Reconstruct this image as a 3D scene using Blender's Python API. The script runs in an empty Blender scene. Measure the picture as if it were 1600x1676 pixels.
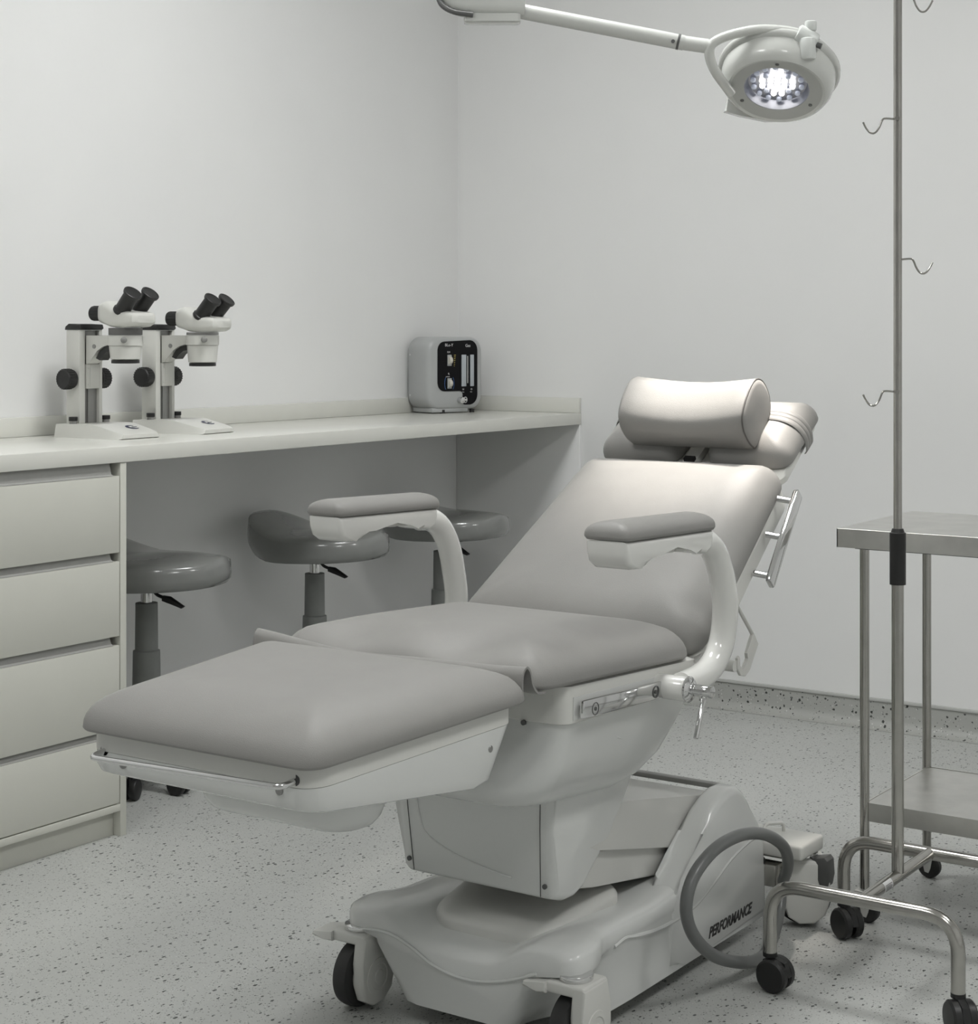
import bpy, bmesh, math
from mathutils import Vector, Matrix
PI = math.pi
R = math.radians
sc = bpy.context.scene
COL = sc.collection

# ------------------------------------------------------------------ camera
cam_d = bpy.data.cameras.new('camera')
cam_d.sensor_fit = 'HORIZONTAL'
cam_d.sensor_width = 36.0
cam_d.lens = 36.0 * 2860.3 / 1600.0
cam_d.shift_y = -(838.0 - 544.6) / 1600.0
cam_d.clip_start = 0.05
cam = bpy.data.objects.new('camera', cam_d)
COL.objects.link(cam)
cam.location = (3.27887, -4.61461, 1.0979)
cam.rotation_euler = (PI / 2, 0, 0.6001)
sc.camera = cam

# ------------------------------------------------------------------ view + world
sc.view_settings.view_transform = 'Standard'
sc.view_settings.look = 'None'
sc.view_settings.gamma = 1.0
sc.view_settings.use_curve_mapping = False
sc.view_settings.exposure = 0.25
w = bpy.data.worlds.new('world')
sc.world = w
w.use_nodes = True
w.node_tree.nodes['Background'].inputs[0].default_value = (0.9, 0.93, 0.95, 1)
w.node_tree.nodes['Background'].inputs[1].default_value = 0.02

CEIL = 2.75
# ceiling panel lamps of the room: (x, y, half x, half y, watts)
PANELS = [(1.35, -1.75, 0.30, 0.30, 15.0), (3.55, -1.75, 0.30, 0.30, 5.5),
          (1.35, -3.90, 0.30, 0.30, 7.0), (3.55, -3.90, 0.30, 0.30, 8.0)]
LIGHT_COL = (0.975, 0.995, 1.0)
SPOT_W = 54.0


def area(name, loc, sx, sy, watts, rot=(0, 0, 0)):
    d = bpy.data.lights.new(name, 'AREA')
    d.shape = 'RECTANGLE'
    d.size, d.size_y = sx, sy
    d.energy = watts
    d.color = LIGHT_COL
    o = bpy.data.objects.new(name, d)
    o.location = loc
    o.rotation_euler = rot
    COL.objects.link(o)
    return o


for (px, py, hx, hy, wt) in PANELS:
    area('ceiling_panel_light', (px, py, CEIL - 0.03), hx * 2, hy * 2, wt)


# ------------------------------------------------------------------ materials
def new_mat(name):
    m = bpy.data.materials.new(name)
    m.use_nodes = True
    nt = m.node_tree
    return m, nt, nt.nodes['Principled BSDF']


def mat(name, col, rough=0.5, metal=0.0, coat=0.0, noise=0.0, nscale=30.0, bump=0.0, bscale=200.0,
        spec=0.5, emit=None, estr=0.0):
    m, nt, b = new_mat(name)
    N, L = nt.nodes, nt.links
    c = (col[0], col[1], col[2], 1)
    b.inputs['Base Color'].default_value = c
    b.inputs['Roughness'].default_value = rough
    b.inputs['Metallic'].default_value = metal
    b.inputs['Specular IOR Level'].default_value = spec
    b.inputs['Coat Weight'].default_value = coat
    b.inputs['Coat Roughness'].default_value = 0.08
    tc = N.new('ShaderNodeTexCoord')
    nz = N.new('ShaderNodeTexNoise')
    nz.inputs['Scale'].default_value = nscale
    nz.inputs['Detail'].default_value = 4
    L.new(tc.outputs['Object'], nz.inputs['Vector'])
    if noise > 0:
        mr = N.new('ShaderNodeMapRange')
        mr.inputs['From Min'].default_value = 0.3
        mr.inputs['From Max'].default_value = 0.7
        mr.inputs['To Min'].default_value = 1 - noise
        mr.inputs['To Max'].default_value = 1 + noise
        L.new(nz.outputs['Fac'], mr.inputs['Value'])
        mx = N.new('ShaderNodeVectorMath')
        mx.operation = 'SCALE'
        mx.inputs[0].default_value = col
        L.new(mr.outputs['Result'], mx.inputs['Scale'])
        L.new(mx.outputs['Vector'], b.inputs['Base Color'])
    if bump > 0:
        n2 = N.new('ShaderNodeTexNoise')
        n2.inputs['Scale'].default_value = bscale
        n2.inputs['Detail'].default_value = 3
        L.new(tc.outputs['Object'], n2.inputs['Vector'])
        bp = N.new('ShaderNodeBump')
        bp.inputs['Strength'].default_value = bump
        bp.inputs['Distance'].default_value = 0.002
        L.new(n2.outputs['Fac'], bp.inputs['Height'])
        L.new(bp.outputs['Normal'], b.inputs['Normal'])
    if emit:
        b.inputs['Emission Color'].default_value = (*emit, 1)
        b.inputs['Emission Strength'].default_value = estr
    return m


def speckle_mat(name, base, sizes, rough):
    """light vinyl sheet with dark flecks: sizes = [(cells per metre, fleck radius in cells, share of cells, colour)]"""
    m, nt, b = new_mat(name)
    N, L = nt.nodes, nt.links
    tc = N.new('ShaderNodeTexCoord')
    nz = N.new('ShaderNodeTexNoise')
    nz.inputs['Scale'].default_value = 2.5
    nz.inputs['Detail'].default_value = 6
    L.new(tc.outputs['Object'], nz.inputs['Vector'])
    mr = N.new('ShaderNodeMapRange')
    mr.inputs['To Min'].default_value = 0.94
    mr.inputs['To Max'].default_value = 1.06
    L.new(nz.outputs['Fac'], mr.inputs['Value'])
    sv = N.new('ShaderNodeVectorMath')
    sv.operation = 'SCALE'
    sv.inputs[0].default_value = base
    L.new(mr.outputs['Result'], sv.inputs['Scale'])
    cur = sv.outputs['Vector']
    for k, (freq, rad, share, colr) in enumerate(sizes):
        mp = N.new('ShaderNodeMapping')
        mp.inputs['Rotation'].default_value = (0, 0, 0.4 + 1.3 * k)
        mp.inputs['Scale'].default_value = (freq, freq * (0.62 if k % 2 == 0 else 1.5), freq)
        L.new(tc.outputs['Object'], mp.inputs['Vector'])
        n3 = N.new('ShaderNodeTexNoise')
        n3.inputs['Scale'].default_value = 3.0
        L.new(mp.outputs['Vector'], n3.inputs['Vector'])
        ad = N.new('ShaderNodeMixRGB')
        ad.blend_type = 'ADD'
        ad.inputs[0].default_value = 0.5
        L.new(mp.outputs['Vector'], ad.inputs[1])
        L.new(n3.outputs['Color'], ad.inputs[2])
        v = N.new('ShaderNodeTexVoronoi')
        v.inputs['Scale'].default_value = 1.0
        L.new(ad.outputs[0], v.inputs['Vector'])
        sep = N.new('ShaderNodeSeparateColor')
        L.new(v.outputs['Color'], sep.inputs['Color'])
        # radius varies per cell
        th = N.new('ShaderNodeMath')
        th.operation = 'MULTIPLY'
        th.inputs[1].default_value = rad
        L.new(sep.outputs['Red'], th.inputs[0])
        lt = N.new('ShaderNodeMath')
        lt.operation = 'LESS_THAN'
        L.new(v.outputs['Distance'], lt.inputs[0])
        L.new(th.outputs[0], lt.inputs[1])
        on = N.new('ShaderNodeMath')
        on.operation = 'LESS_THAN'
        L.new(sep.outputs['Green'], on.inputs[0])
        on.inputs[1].default_value = share
        an = N.new('ShaderNodeMath')
        an.operation = 'MULTIPLY'
        L.new(lt.outputs[0], an.inputs[0])
        L.new(on.outputs[0], an.inputs[1])
        mx = N.new('ShaderNodeMixRGB')
        L.new(an.outputs[0], mx.inputs[0])
        L.new(cur, mx.inputs[1])
        mx.inputs[2].default_value = (*colr, 1)
        cur = mx.outputs[0]
    L.new(cur, b.inputs['Base Color'])
    b.inputs['Roughness'].default_value = rough
    return m


M = {}
M['wall'] = mat('wall_paint', (0.79, 0.792, 0.787), 0.62, noise=0.012, nscale=3, bump=0.05, bscale=90)
M['ceiling'] = mat('ceiling_paint', (0.84, 0.84, 0.83), 0.8, noise=0.01, nscale=3)
M['floor'] = speckle_mat('floor_vinyl', (0.46, 0.468, 0.452),
                         [(125, 0.37, 0.48, (0.05, 0.053, 0.05)), (195, 0.36, 0.48, (0.11, 0.115, 0.11)),
                          (270, 0.36, 0.5, (0.28, 0.285, 0.275)), (210, 0.30, 0.35, (0.62, 0.63, 0.61))], 0.42)
M['skirting'] = speckle_mat('skirting_vinyl', (0.40, 0.405, 0.385),
                            [(95, 0.40, 0.5, (0.035, 0.038, 0.035)), (150, 0.34, 0.40, (0.15, 0.155, 0.15)),
                             (160, 0.30, 0.35, (0.60, 0.61, 0.59))], 0.45)
M['strip'] = mat('capping_strip', (0.50, 0.505, 0.49), 0.4, noise=0.02)
M['worktop'] = mat('worktop_laminate', (0.69, 0.69, 0.645), 0.22, noise=0.01, nscale=20, bump=0.02, bscale=60)
M['cabinet'] = mat('cabinet_laminate', (0.60, 0.60, 0.545), 0.4, noise=0.012, nscale=12, bump=0.03, bscale=300)
M['rail_alu'] = mat('handle_rail', (0.36, 0.36, 0.345), 0.4, metal=0.05, noise=0.03, nscale=60)
M['vinyl'] = mat('upholstery_vinyl', (0.275, 0.270, 0.259), 0.48, noise=0.02, nscale=25, bump=0.22, bscale=900, spec=0.4)
M['piping'] = mat('piping_dark', (0.10, 0.095, 0.09), 0.5, noise=0.03)
M['white'] = mat('glossy_white_shell', (0.68, 0.69, 0.675), 0.22, noise=0.008, nscale=8, coat=0.25)
M['white2'] = mat('satin_white_plastic', (0.66, 0.66, 0.63), 0.35, noise=0.01, nscale=10)
M['arm_white'] = mat('arm_enamel', (0.72, 0.72, 0.695), 0.15, noise=0.006, nscale=10, coat=0.5)
M['lift'] = mat('lift_shell', (0.60, 0.60, 0.575), 0.3, noise=0.01, nscale=10, coat=0.15)
M['seam'] = mat('seam_shadow_gap', (0.09, 0.09, 0.09), 0.6, noise=0.02)
M['chrome'] = mat('chrome', (0.72, 0.72, 0.72), 0.09, metal=1.0, noise=0.01)
M['steel'] = mat('stainless_steel', (0.44, 0.43, 0.405), 0.2, metal=1.0, noise=0.05, nscale=40)
M['steel_brushed'] = mat('brushed_steel', (0.66, 0.655, 0.63), 0.36, metal=1.0, noise=0.06, nscale=25, bump=0.05, bscale=500)
M['black'] = mat('black_plastic', (0.012, 0.012, 0.012), 0.42, noise=0.05)
M['black_gloss'] = mat('black_gloss_panel', (0.004, 0.004, 0.005), 0.3, noise=0.05, spec=0.15)
M['rubber'] = mat('tyre_rubber', (0.028, 0.028, 0.028), 0.55, noise=0.08)
M['dark_grey'] = mat('dark_grey_plastic', (0.10, 0.102, 0.10), 0.45, noise=0.03)
M['hose'] = mat('grey_hose', (0.145, 0.15, 0.148), 0.32, noise=0.03)
M['stool'] = mat('stool_leatherette', (0.20, 0.205, 0.198), 0.2, noise=0.05, nscale=14, bump=0.35, bscale=28, coat=0.6)
M['stool_col'] = mat('stool_gas_column', (0.20, 0.207, 0.20), 0.5, noise=0.03)
M['micro'] = mat('microscope_enamel', (0.66, 0.66, 0.625), 0.3, noise=0.01, nscale=30)
M['micro_grey'] = mat('microscope_metal', (0.30, 0.30, 0.29), 0.4, metal=0.6, noise=0.03)
M['micro_ring'] = mat('microscope_grey_ring', (0.14, 0.14, 0.135), 0.5, noise=0.03)
M['logo'] = mat('logo_navy', (0.012, 0.014, 0.06), 0.4, noise=0.02)
M['dev_grey'] = mat('device_grey_case', (0.40, 0.41, 0.41), 0.32, noise=0.015, nscale=20, coat=0.15)
M['dev_strip'] = mat('flow_tube', (0.42, 0.45, 0.48), 0.12, noise=0.03)
M['dev_knob'] = mat('knob_cream', (0.62, 0.60, 0.54), 0.4, noise=0.03)
M['print_white'] = mat('print_white', (0.62, 0.62, 0.62), 0.5, noise=0.01)
M['print_yellow'] = mat('print_yellow', (0.60, 0.50, 0.12), 0.5, noise=0.01)
M['print_blue'] = mat('print_blue', (0.06, 0.14, 0.36), 0.5, noise=0.01)
M['print_black'] = mat('print_black', (0.02, 0.02, 0.02), 0.4, noise=0.01)
M['lamp_white'] = mat('lamp_white_shell', (0.61, 0.62, 0.595), 0.2, noise=0.006, coat=0.3)
M['lamp_cap'] = mat('lamp_clear_handle', (0.66, 0.68, 0.66), 0.3, noise=0.01)
M['lamp_ring'] = mat('lamp_front_ring', (0.46, 0.47, 0.45), 0.4, noise=0.02)
M['reflector'] = mat('lamp_reflector', (0.40, 0.41, 0.45), 0.28, metal=0.7, noise=0.03)
M['led'] = mat('lit_led', (1, 1, 1), 0.3, noise=0.01, emit=(1.0, 0.97, 0.93), estr=2.6)
M['led_dim'] = mat('led_lens', (0.55, 0.58, 0.68), 0.12, noise=0.02, emit=(0.8, 0.87, 1.0), estr=0.12)
M['panel_lit'] = mat('ceiling_panel_diffuser', (0.9, 0.9, 0.9), 0.5, noise=0.01, emit=(1.0, 0.99, 0.96), estr=9.0)


# ------------------------------------------------------------------ mesh helpers
def nb():
    return bmesh.new()


def add_bm(dst, src):
    me = bpy.data.meshes.new('tmp')
    src.to_mesh(me)
    src.free()
    dst.from_mesh(me)
    bpy.data.meshes.remove(me)


def box(bm, x0, x1, y0, y1, z0, z1, bev=0.0, seg=2, rot=None, piv=None):
    t = bmesh.new()
    bmesh.ops.create_cube(t, size=1.0)
    for v in t.verts:
        v.co = Vector(((x0 + x1) / 2 + v.co.x * (x1 - x0), (y0 + y1) / 2 + v.co.y * (y1 - y0),
                       (z0 + z1) / 2 + v.co.z * (z1 - z0)))
    if bev > 0:
        bmesh.ops.bevel(t, geom=t.edges[:], offset=bev, segments=seg, affect='EDGES', profile=0.5)
    if rot is not None:
        p = Vector(piv) if piv is not None else Vector(((x0 + x1) / 2, (y0 + y1) / 2, (z0 + z1) / 2))
        for v in t.verts:
            v.co = p + rot @ (v.co - p)
    add_bm(bm, t)


def loft(bm, rings, cap0=True, cap1=True):
    vs = [[bm.verts.new(Vector(p)) for p in r] for r in rings]
    n = len(vs[0])
    for a, b in zip(vs, vs[1:]):
        for i in range(n):
            j = (i + 1) % n
            bm.faces.new((a[i], a[j], b[j], b[i]))
    if cap0:
        bm.faces.new(vs[0][::-1])
    if cap1:
        bm.faces.new(vs[-1])
    return vs


def spline(pts, n=8):
    """Catmull-Rom through pts"""
    P = [Vector(p) for p in pts]
    out = []
    for i in range(len(P) - 1):
        p0 = P[i - 1] if i > 0 else P[i] * 2 - P[i + 1]
        p1, p2 = P[i], P[i + 1]
        p3 = P[i + 2] if i + 2 < len(P) else P[i + 1] * 2 - P[i]
        for k in range(n):
            t = k / n
            out.append(0.5 * ((2 * p1) + (p2 - p0) * t + (2 * p0 - 5 * p1 + 4 * p2 - p3) * t * t
                              + (3 * p1 - p0 - 3 * p2 + p3) * t * t * t))
    out.append(P[-1])
    return out


def fillet(pts, rad, n=6):
    """polyline with rounded corners"""
    P = [Vector(p) for p in pts]
    out = [P[0]]
    for i in range(1, len(P) - 1):
        a, b, c = P[i - 1], P[i], P[i + 1]
        r = min(rad, (a - b).length * 0.49, (c - b).length * 0.49)
        s, e = b + (a - b).normalized() * r, b + (c - b).normalized() * r
        for k in range(n + 1):
            t = k / n
            out.append(s * (1 - t) ** 2 + b * 2 * t * (1 - t) + e * t * t)
    out.append(P[-1])
    return out


def tube(bm, pts, r, seg=16, closed=False, sx=1.0, sy=1.0, up=None):
    P = [Vector(p) for p in pts]
    n = len(P)
    rs = r if isinstance(r, (list, tuple)) else [r] * n
    T = []
    for i in range(n):
        if closed:
            d = P[(i + 1) % n] - P[i - 1]
        else:
            d = P[min(i + 1, n - 1)] - P[max(i - 1, 0)]
        T.append(d.normalized())
    u = Vector(up) if up is not None else Vector((0, 0, 1))
    if abs(u.dot(T[0])) > 0.95:
        u = Vector((1, 0, 0))
    nrm = (u - T[0] * u.dot(T[0])).normalized()
    rings = []
    for i in range(n):
        nrm = (nrm - T[i] * nrm.dot(T[i])).normalized()
        bn = T[i].cross(nrm)
        rings.append([P[i] + (nrm * math.cos(2 * PI * k / seg) * sx + bn * math.sin(2 * PI * k / seg) * sy) * rs[i]
                      for k in range(seg)])
    if closed:
        rings.append(rings[0])
        loft(bm, rings, False, False)
        bmesh.ops.remove_doubles(bm, verts=bm.verts[:], dist=1e-6)
    else:
        loft(bm, rings)


def basis(d):
    d = Vector(d).normalized()
    u = Vector((0, 0, 1)) if abs(d.z) < 0.9 else Vector((1, 0, 0))
    x = u.cross(d).normalized()
    y = d.cross(x)
    return x, y, d


def lathe(bm, prof, org=(0, 0, 0), axis=(0, 0, 1), seg=32):
    """prof = [(radius, height along the axis)]"""
    x, y, d = basis(axis)
    o = Vector(org)
    rings = []
    for (r, h) in prof:
        r = max(r, 1e-5)
        rings.append([o + d * h + (x * math.cos(2 * PI * k / seg) + y * math.sin(2 * PI * k / seg)) * r
                      for k in range(seg)])
    loft(bm, rings)


def ring_lathe(bm, prof, org, axis, seg=48):
    """closed ring profile (no caps)"""
    x, y, d = basis(axis)
    o = Vector(org)
    P = list(prof) + [prof[0]]
    loft(bm, [[o + d * h + (x * math.cos(2 * PI * k / seg) + y * math.sin(2 * PI * k / seg)) * r for k in range(seg)] for (r, h) in P], False, False)
    bmesh.ops.remove_doubles(bm, verts=bm.verts[:], dist=1e-6)


def cyl(bm, a, b, r, seg=20, bev=0.0):
    a, b = Vector(a), Vector(b)
    L = (b - a).length
    if bev > 0:
        pr = [(r - bev, 0), (r - bev * 0.3, bev * 0.3), (r, bev), (r, L - bev), (r - bev * 0.3, L - bev * 0.3), (r - bev, L)]
    else:
        pr = [(r, 0), (r, L)]
    lathe(bm, pr, a, b - a, seg)


def prism(bm, poly, f, w0, w1, bev=0.0, seg=2):
    """polygon [(u, v)] swept in w; f(u, v, w) -> point"""
    t = bmesh.new()
    a = [t.verts.new(Vector((u, v, w0))) for (u, v) in poly]
    b = [t.verts.new(Vector((u, v, w1))) for (u, v) in poly]
    n = len(a)
    t.faces.new(a[::-1])
    t.faces.new(b)
    caps = set()
    for fc in t.faces:
        for e in fc.edges:
            caps.add(e)
    for i in range(n):
        j = (i + 1) % n
        t.faces.new((a[i], a[j], b[j], b[i]))
    if bev > 0:
        bmesh.ops.bevel(t, geom=list(caps), offset=bev, segments=seg, affect='EDGES', profile=0.5)
    for v in t.verts:
        v.co = Vector(f(v.co.x, v.co.y, v.co.z))
    add_bm(bm, t)


def rr(hx, hy, r, nc=7, ns=10):
    """rounded rectangle, counter-clockwise, with points on the straights too"""
    r = max(min(r, hx - 1e-4, hy - 1e-4), 1e-4)
    pts = []
    cs = [(hx - r, hy - r, 0), (-hx + r, hy - r, PI / 2), (-hx + r, -hy + r, PI), (hx - r, -hy + r, 1.5 * PI)]
    for k in range(4):
        cx, cy, a0 = cs[k]
        arc = [(cx + r * math.cos(a0 + PI / 2 * i / nc), cy + r * math.sin(a0 + PI / 2 * i / nc)) for i in range(nc + 1)]
        pts += arc
        nx, ny, a1 = cs[(k + 1) % 4]
        q = (nx + r * math.cos(a1), ny + r * math.sin(a1))
        p = arc[-1]
        for i in range(1, ns):
            t = i / ns
            pts.append((p[0] + (q[0] - p[0]) * t, p[1] + (q[1] - p[1]) * t))
    return pts


def cushion(bm, hx, hy, r, prof, f, nc=7, ns=12):
    """prof = [(inset, height)] from the bottom rim to the crown; f(u, v, h) -> point"""
    rings = []
    for (d, h) in prof:
        rings.append([Vector(f(u, v, h)) for (u, v) in rr(hx - d, hy - d, max(r - d, min(r, 0.012)), nc, ns)])
    loft(bm, rings)


def pad_prof(H, E, crown, half, under=0.006, low=0.12, p=2.1):
    """pillow edge: widest just above the bottom rim, E wide and H high, then a gentle crown to the middle"""
    pr = [(under + 0.02, 0.0), (under, 0.0), (0.0025, H * low * .3), (0.0003, H * low * .75)]
    m = half - 0.008
    ds = [E * (1 - math.cos(PI / 2 * k / 10)) for k in range(0, 11)] + [E + (m - E) * k / 6 for k in range(1, 7) if E < m]
    for d in ds:
        d = min(d, m)
        t = min(1, d / E)
        pr.append((d, H * low + H * (1 - low) * (1 - (1 - t) ** p) ** (1 / p) + crown * (1 - (1 - d / half) ** 2)))
    return pr


def obj(name, bm, m, parent=None, origin=(0, 0, 0), smooth=35):
    bmesh.ops.recalc_face_normals(bm, faces=bm.faces[:])
    o_ = Vector(origin)
    for v in bm.verts:
        v.co -= o_
    me = bpy.data.meshes.new(name)
    bm.to_mesh(me)
    bm.free()
    me.materials.append(m)
    for p in me.polygons:
        p.use_smooth = True
    me.set_sharp_from_angle(angle=R(smooth))
    o = bpy.data.objects.new(name, me)
    COL.objects.link(o)
    if parent is not None:
        o.parent = parent
    else:
        o.location = o_
    return o


def tag(o, label, cat, group=None):
    o['label'] = label
    o['category'] = cat
    if group:
        o['group'] = group
    return o


def thing(name, loc, label, cat, rotz=0.0, group=None):
    o = bpy.data.objects.new(name, None)
    o.empty_display_size = 0.1
    o.location = loc
    o.rotation_euler = (0, 0, rotz)
    COL.objects.link(o)
    return tag(o, label, cat, group)


def struct(name, bm, m, origin=(0, 0, 0)):
    o = obj(name, bm, m, None, origin)
    o['kind'] = 'structure'
    return o


def copy_tree(o, parent=None):
    c = o.copy()
    COL.objects.link(c)
    c.parent = parent
    for ch in list(o.children):
        copy_tree(ch, c)
    return c


def text_bm(body, size, depth, f, shear=0.0, sx=1.0, bold=0.0):
    """raised lettering; f(u, v, w) -> point"""
    cu = bpy.data.curves.new('lettering', 'FONT')
    cu.body = body
    cu.size = size
    cu.extrude = depth / 2
    cu.shear = shear
    cu.offset = bold
    cu.resolution_u = 3
    ob = bpy.data.objects.new('lettering', cu)
    COL.objects.link(ob)
    dg = bpy.context.evaluated_depsgraph_get()
    me = bpy.data.meshes.new_from_object(ob.evaluated_get(dg))
    bpy.data.objects.remove(ob)
    bpy.data.curves.remove(cu)
    bm = bmesh.new()
    bm.from_mesh(me)
    bpy.data.meshes.remove(me)
    for v in bm.verts:
        v.co = Vector(f(v.co.x * sx, v.co.y, v.co.z + depth / 2))
    return bm


# ------------------------------------------------------------------ the room
X1, Y1 = 5.2, -7.0
b = nb(); box(b, -0.1, X1 + 0.1, Y1 - 0.1, 0.1, -0.1, 0.0); struct('floor', b, M['floor'])
b = nb(); box(b, -0.1, 0.0, Y1 - 0.1, 0.1, 0.0, CEIL); struct('wall_left', b, M['wall'])
b = nb(); box(b, 0.0, X1, 0.0, 0.1, 0.0, CEIL); struct('wall_back', b, M['wall'])
b = nb(); box(b, X1, X1 + 0.1, Y1 - 0.1, 0.1, 0.0, CEIL); struct('wall_right', b, M['wall'])
b = nb(); box(b, 0.0, X1, Y1 - 0.1, Y1, 0.0, CEIL); struct('wall_front', b, M['wall'])
b = nb(); box(b, -0.1, X1 + 0.1, Y1 - 0.1, 0.1, CEIL, CEIL + 0.1); struct('ceiling', b, M['ceiling'])


def cove():
    """coved skirting section: (distance from the wall, height)"""
    p = [(0.0, 0.0), (0.034, 0.0), (0.034, 0.002)]
    for k in range(1, 8):
        a = PI / 2 * k / 8
        p.append((0.003 + 0.031 * (1 - math.sin(a)), 0.002 + 0.031 * (1 - math.cos(a))))
    return p + [(0.003, 0.040), (0.003, 0.076), (0.0, 0.076)]


b = nb(); prism(b, cove(), lambda u, v, w_: (w_, -u, v), 0.49, X1, 0); bb = struct('baseboard_back', b, M['skirting'])
b = nb(); prism(b, cove(), lambda u, v, w_: (u, w_, v), Y1, 0.0, 0); bl = struct('baseboard_left', b, M['skirting'])
b = nb(); box(b, 0.49, X1, -0.0075, 0.0, 0.075, 0.0845, 0.0025); struct('trim_1', b, M['strip'])

# ------------------------------------------------------------------ ceiling lamps
for i, (px, py, hx, hy, wt) in enumerate(PANELS):
    o = (px, py, CEIL)
    t = thing('ceiling_light', o, 'square flush ceiling light panel, ' + ('by the left wall near the corner', 'above the steel table',
              'by the left wall far from the corner', 'above the camera side of the room')[i], 'ceiling light', 0, 'ceiling light panels')
    b = nb()
    for (a0, a1, c0, c1) in ((-hx - .02, hx + .02, -hy - .02, -hy), (-hx - .02, hx + .02, hy, hy + .02),
                             (-hx - .02, -hx, -hy, hy), (hx, hx + .02, -hy, hy)):
        box(b, px + a0, px + a1, py + c0, py + c1, CEIL - 0.022, CEIL - 0.0005)
    obj('frame', b, M['white2'], t, o)
    b = nb(); box(b, px - hx + .001, px + hx - .001, py - hy + .001, py + hy - .001, CEIL - 0.012, CEIL - 0.001)
    obj('diffuser', b, M['panel_lit'], t, o)

# ------------------------------------------------------------------ worktop along the left wall
HC, D = 0.85, 0.4676
o = (0.0, 0.0, 0.0)
t = thing('worktop', o, 'long off-white worktop fixed along the left wall into the corner', 'worktop')
b = nb(); box(b, 0.001, D, -3.4, -0.001, HC - 0.0349, HC, 0.0012); obj('slab', b, M['worktop'], t, o)
b = nb(); box(b, 0.001, 0.013, -3.4, -0.001, HC + 0.0003, HC + 0.0466, 0.001); struct('trim_2', b, M['worktop'])
b = nb(); box(b, 0.0135, D - 0.001, -0.013, -0.001, HC + 0.0003, HC + 0.0466, 0.001); struct('trim_3', b, M['worktop'])
b = nb(); box(b, 0.001, D - 0.002, -0.010, -0.001, 0.001, HC - 0.0353, 0.001); obj('end_panel', b, M['wall'], t, o)

# ------------------------------------------------------------------ drawer cabinet
o = (0.24, -2.4, 0.0)
YC, YL = -1.907, -3.02       # right hand side, left hand side
t = thing('drawer_cabinet', o, 'cream four-drawer cabinet with recessed grip rails under the worktop', 'cabinet')
b = nb()
box(b, 0.02, 0.4655, YC - 0.018, YC, 0.0, 0.8145, 0.001)          # side panels
box(b, 0.02, 0.4655, YL, YL + 0.018, 0.0, 0.8145, 0.001)
box(b, 0.02, 0.03, YL + 0.018, YC - 0.018, 0.06, 0.8145)          # back
box(b, 0.03, 0.4655, YL + 0.018, YC - 0.018, 0.056, 0.0715, 0.001)  # bottom shelf
box(b, 0.03, 0.42, YL + 0.018, YC - 0.018, 0.800, 0.8145)
obj('carcass', b, M['cabinet'], t, o)
b = nb(); box(b, 0.425, 0.444, YL + 0.018, YC - 0.0185, 0.0, 0.055, 0.001); obj('plinth', b, M['cabinet'], t, o)
for (z0, z1) in ((0.6195, 0.786), (0.4375, 0.600), (0.236, 0.4175), (0.074, 0.2195)):
    b = nb(); box(b, 0.4465, 0.4655, YL + 0.020, YC - 0.0205, z0, z1, 0.001)
    box(b, 0.06, 0.4460, YL + 0.04, YC - 0.04, z0 + 0.01, z1 - 0.03)
    dr = obj('drawer', b, M['cabinet'], t, o)
for (z0, z1) in ((0.7862, 0.8142), (0.6002, 0.6193), (0.4177, 0.4373), (0.2197, 0.2358)):
    b = nb()
    poly = [(0.4650, z0 + 0.0005), (0.4645, z0 + 0.0018), (0.4585, z0 + 0.004), (0.4535, z1 - 0.004), (0.4530, z1 - 0.0005), (0.447, z1 - 0.0005), (0.447, z0 + 0.0005)]
    prism(b, poly, lambda u, v, w_: (u, w_, v), YL + 0.0185, YC - 0.038)
    obj('grip_rail', b, M['rail_alu'], t, o)


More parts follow.
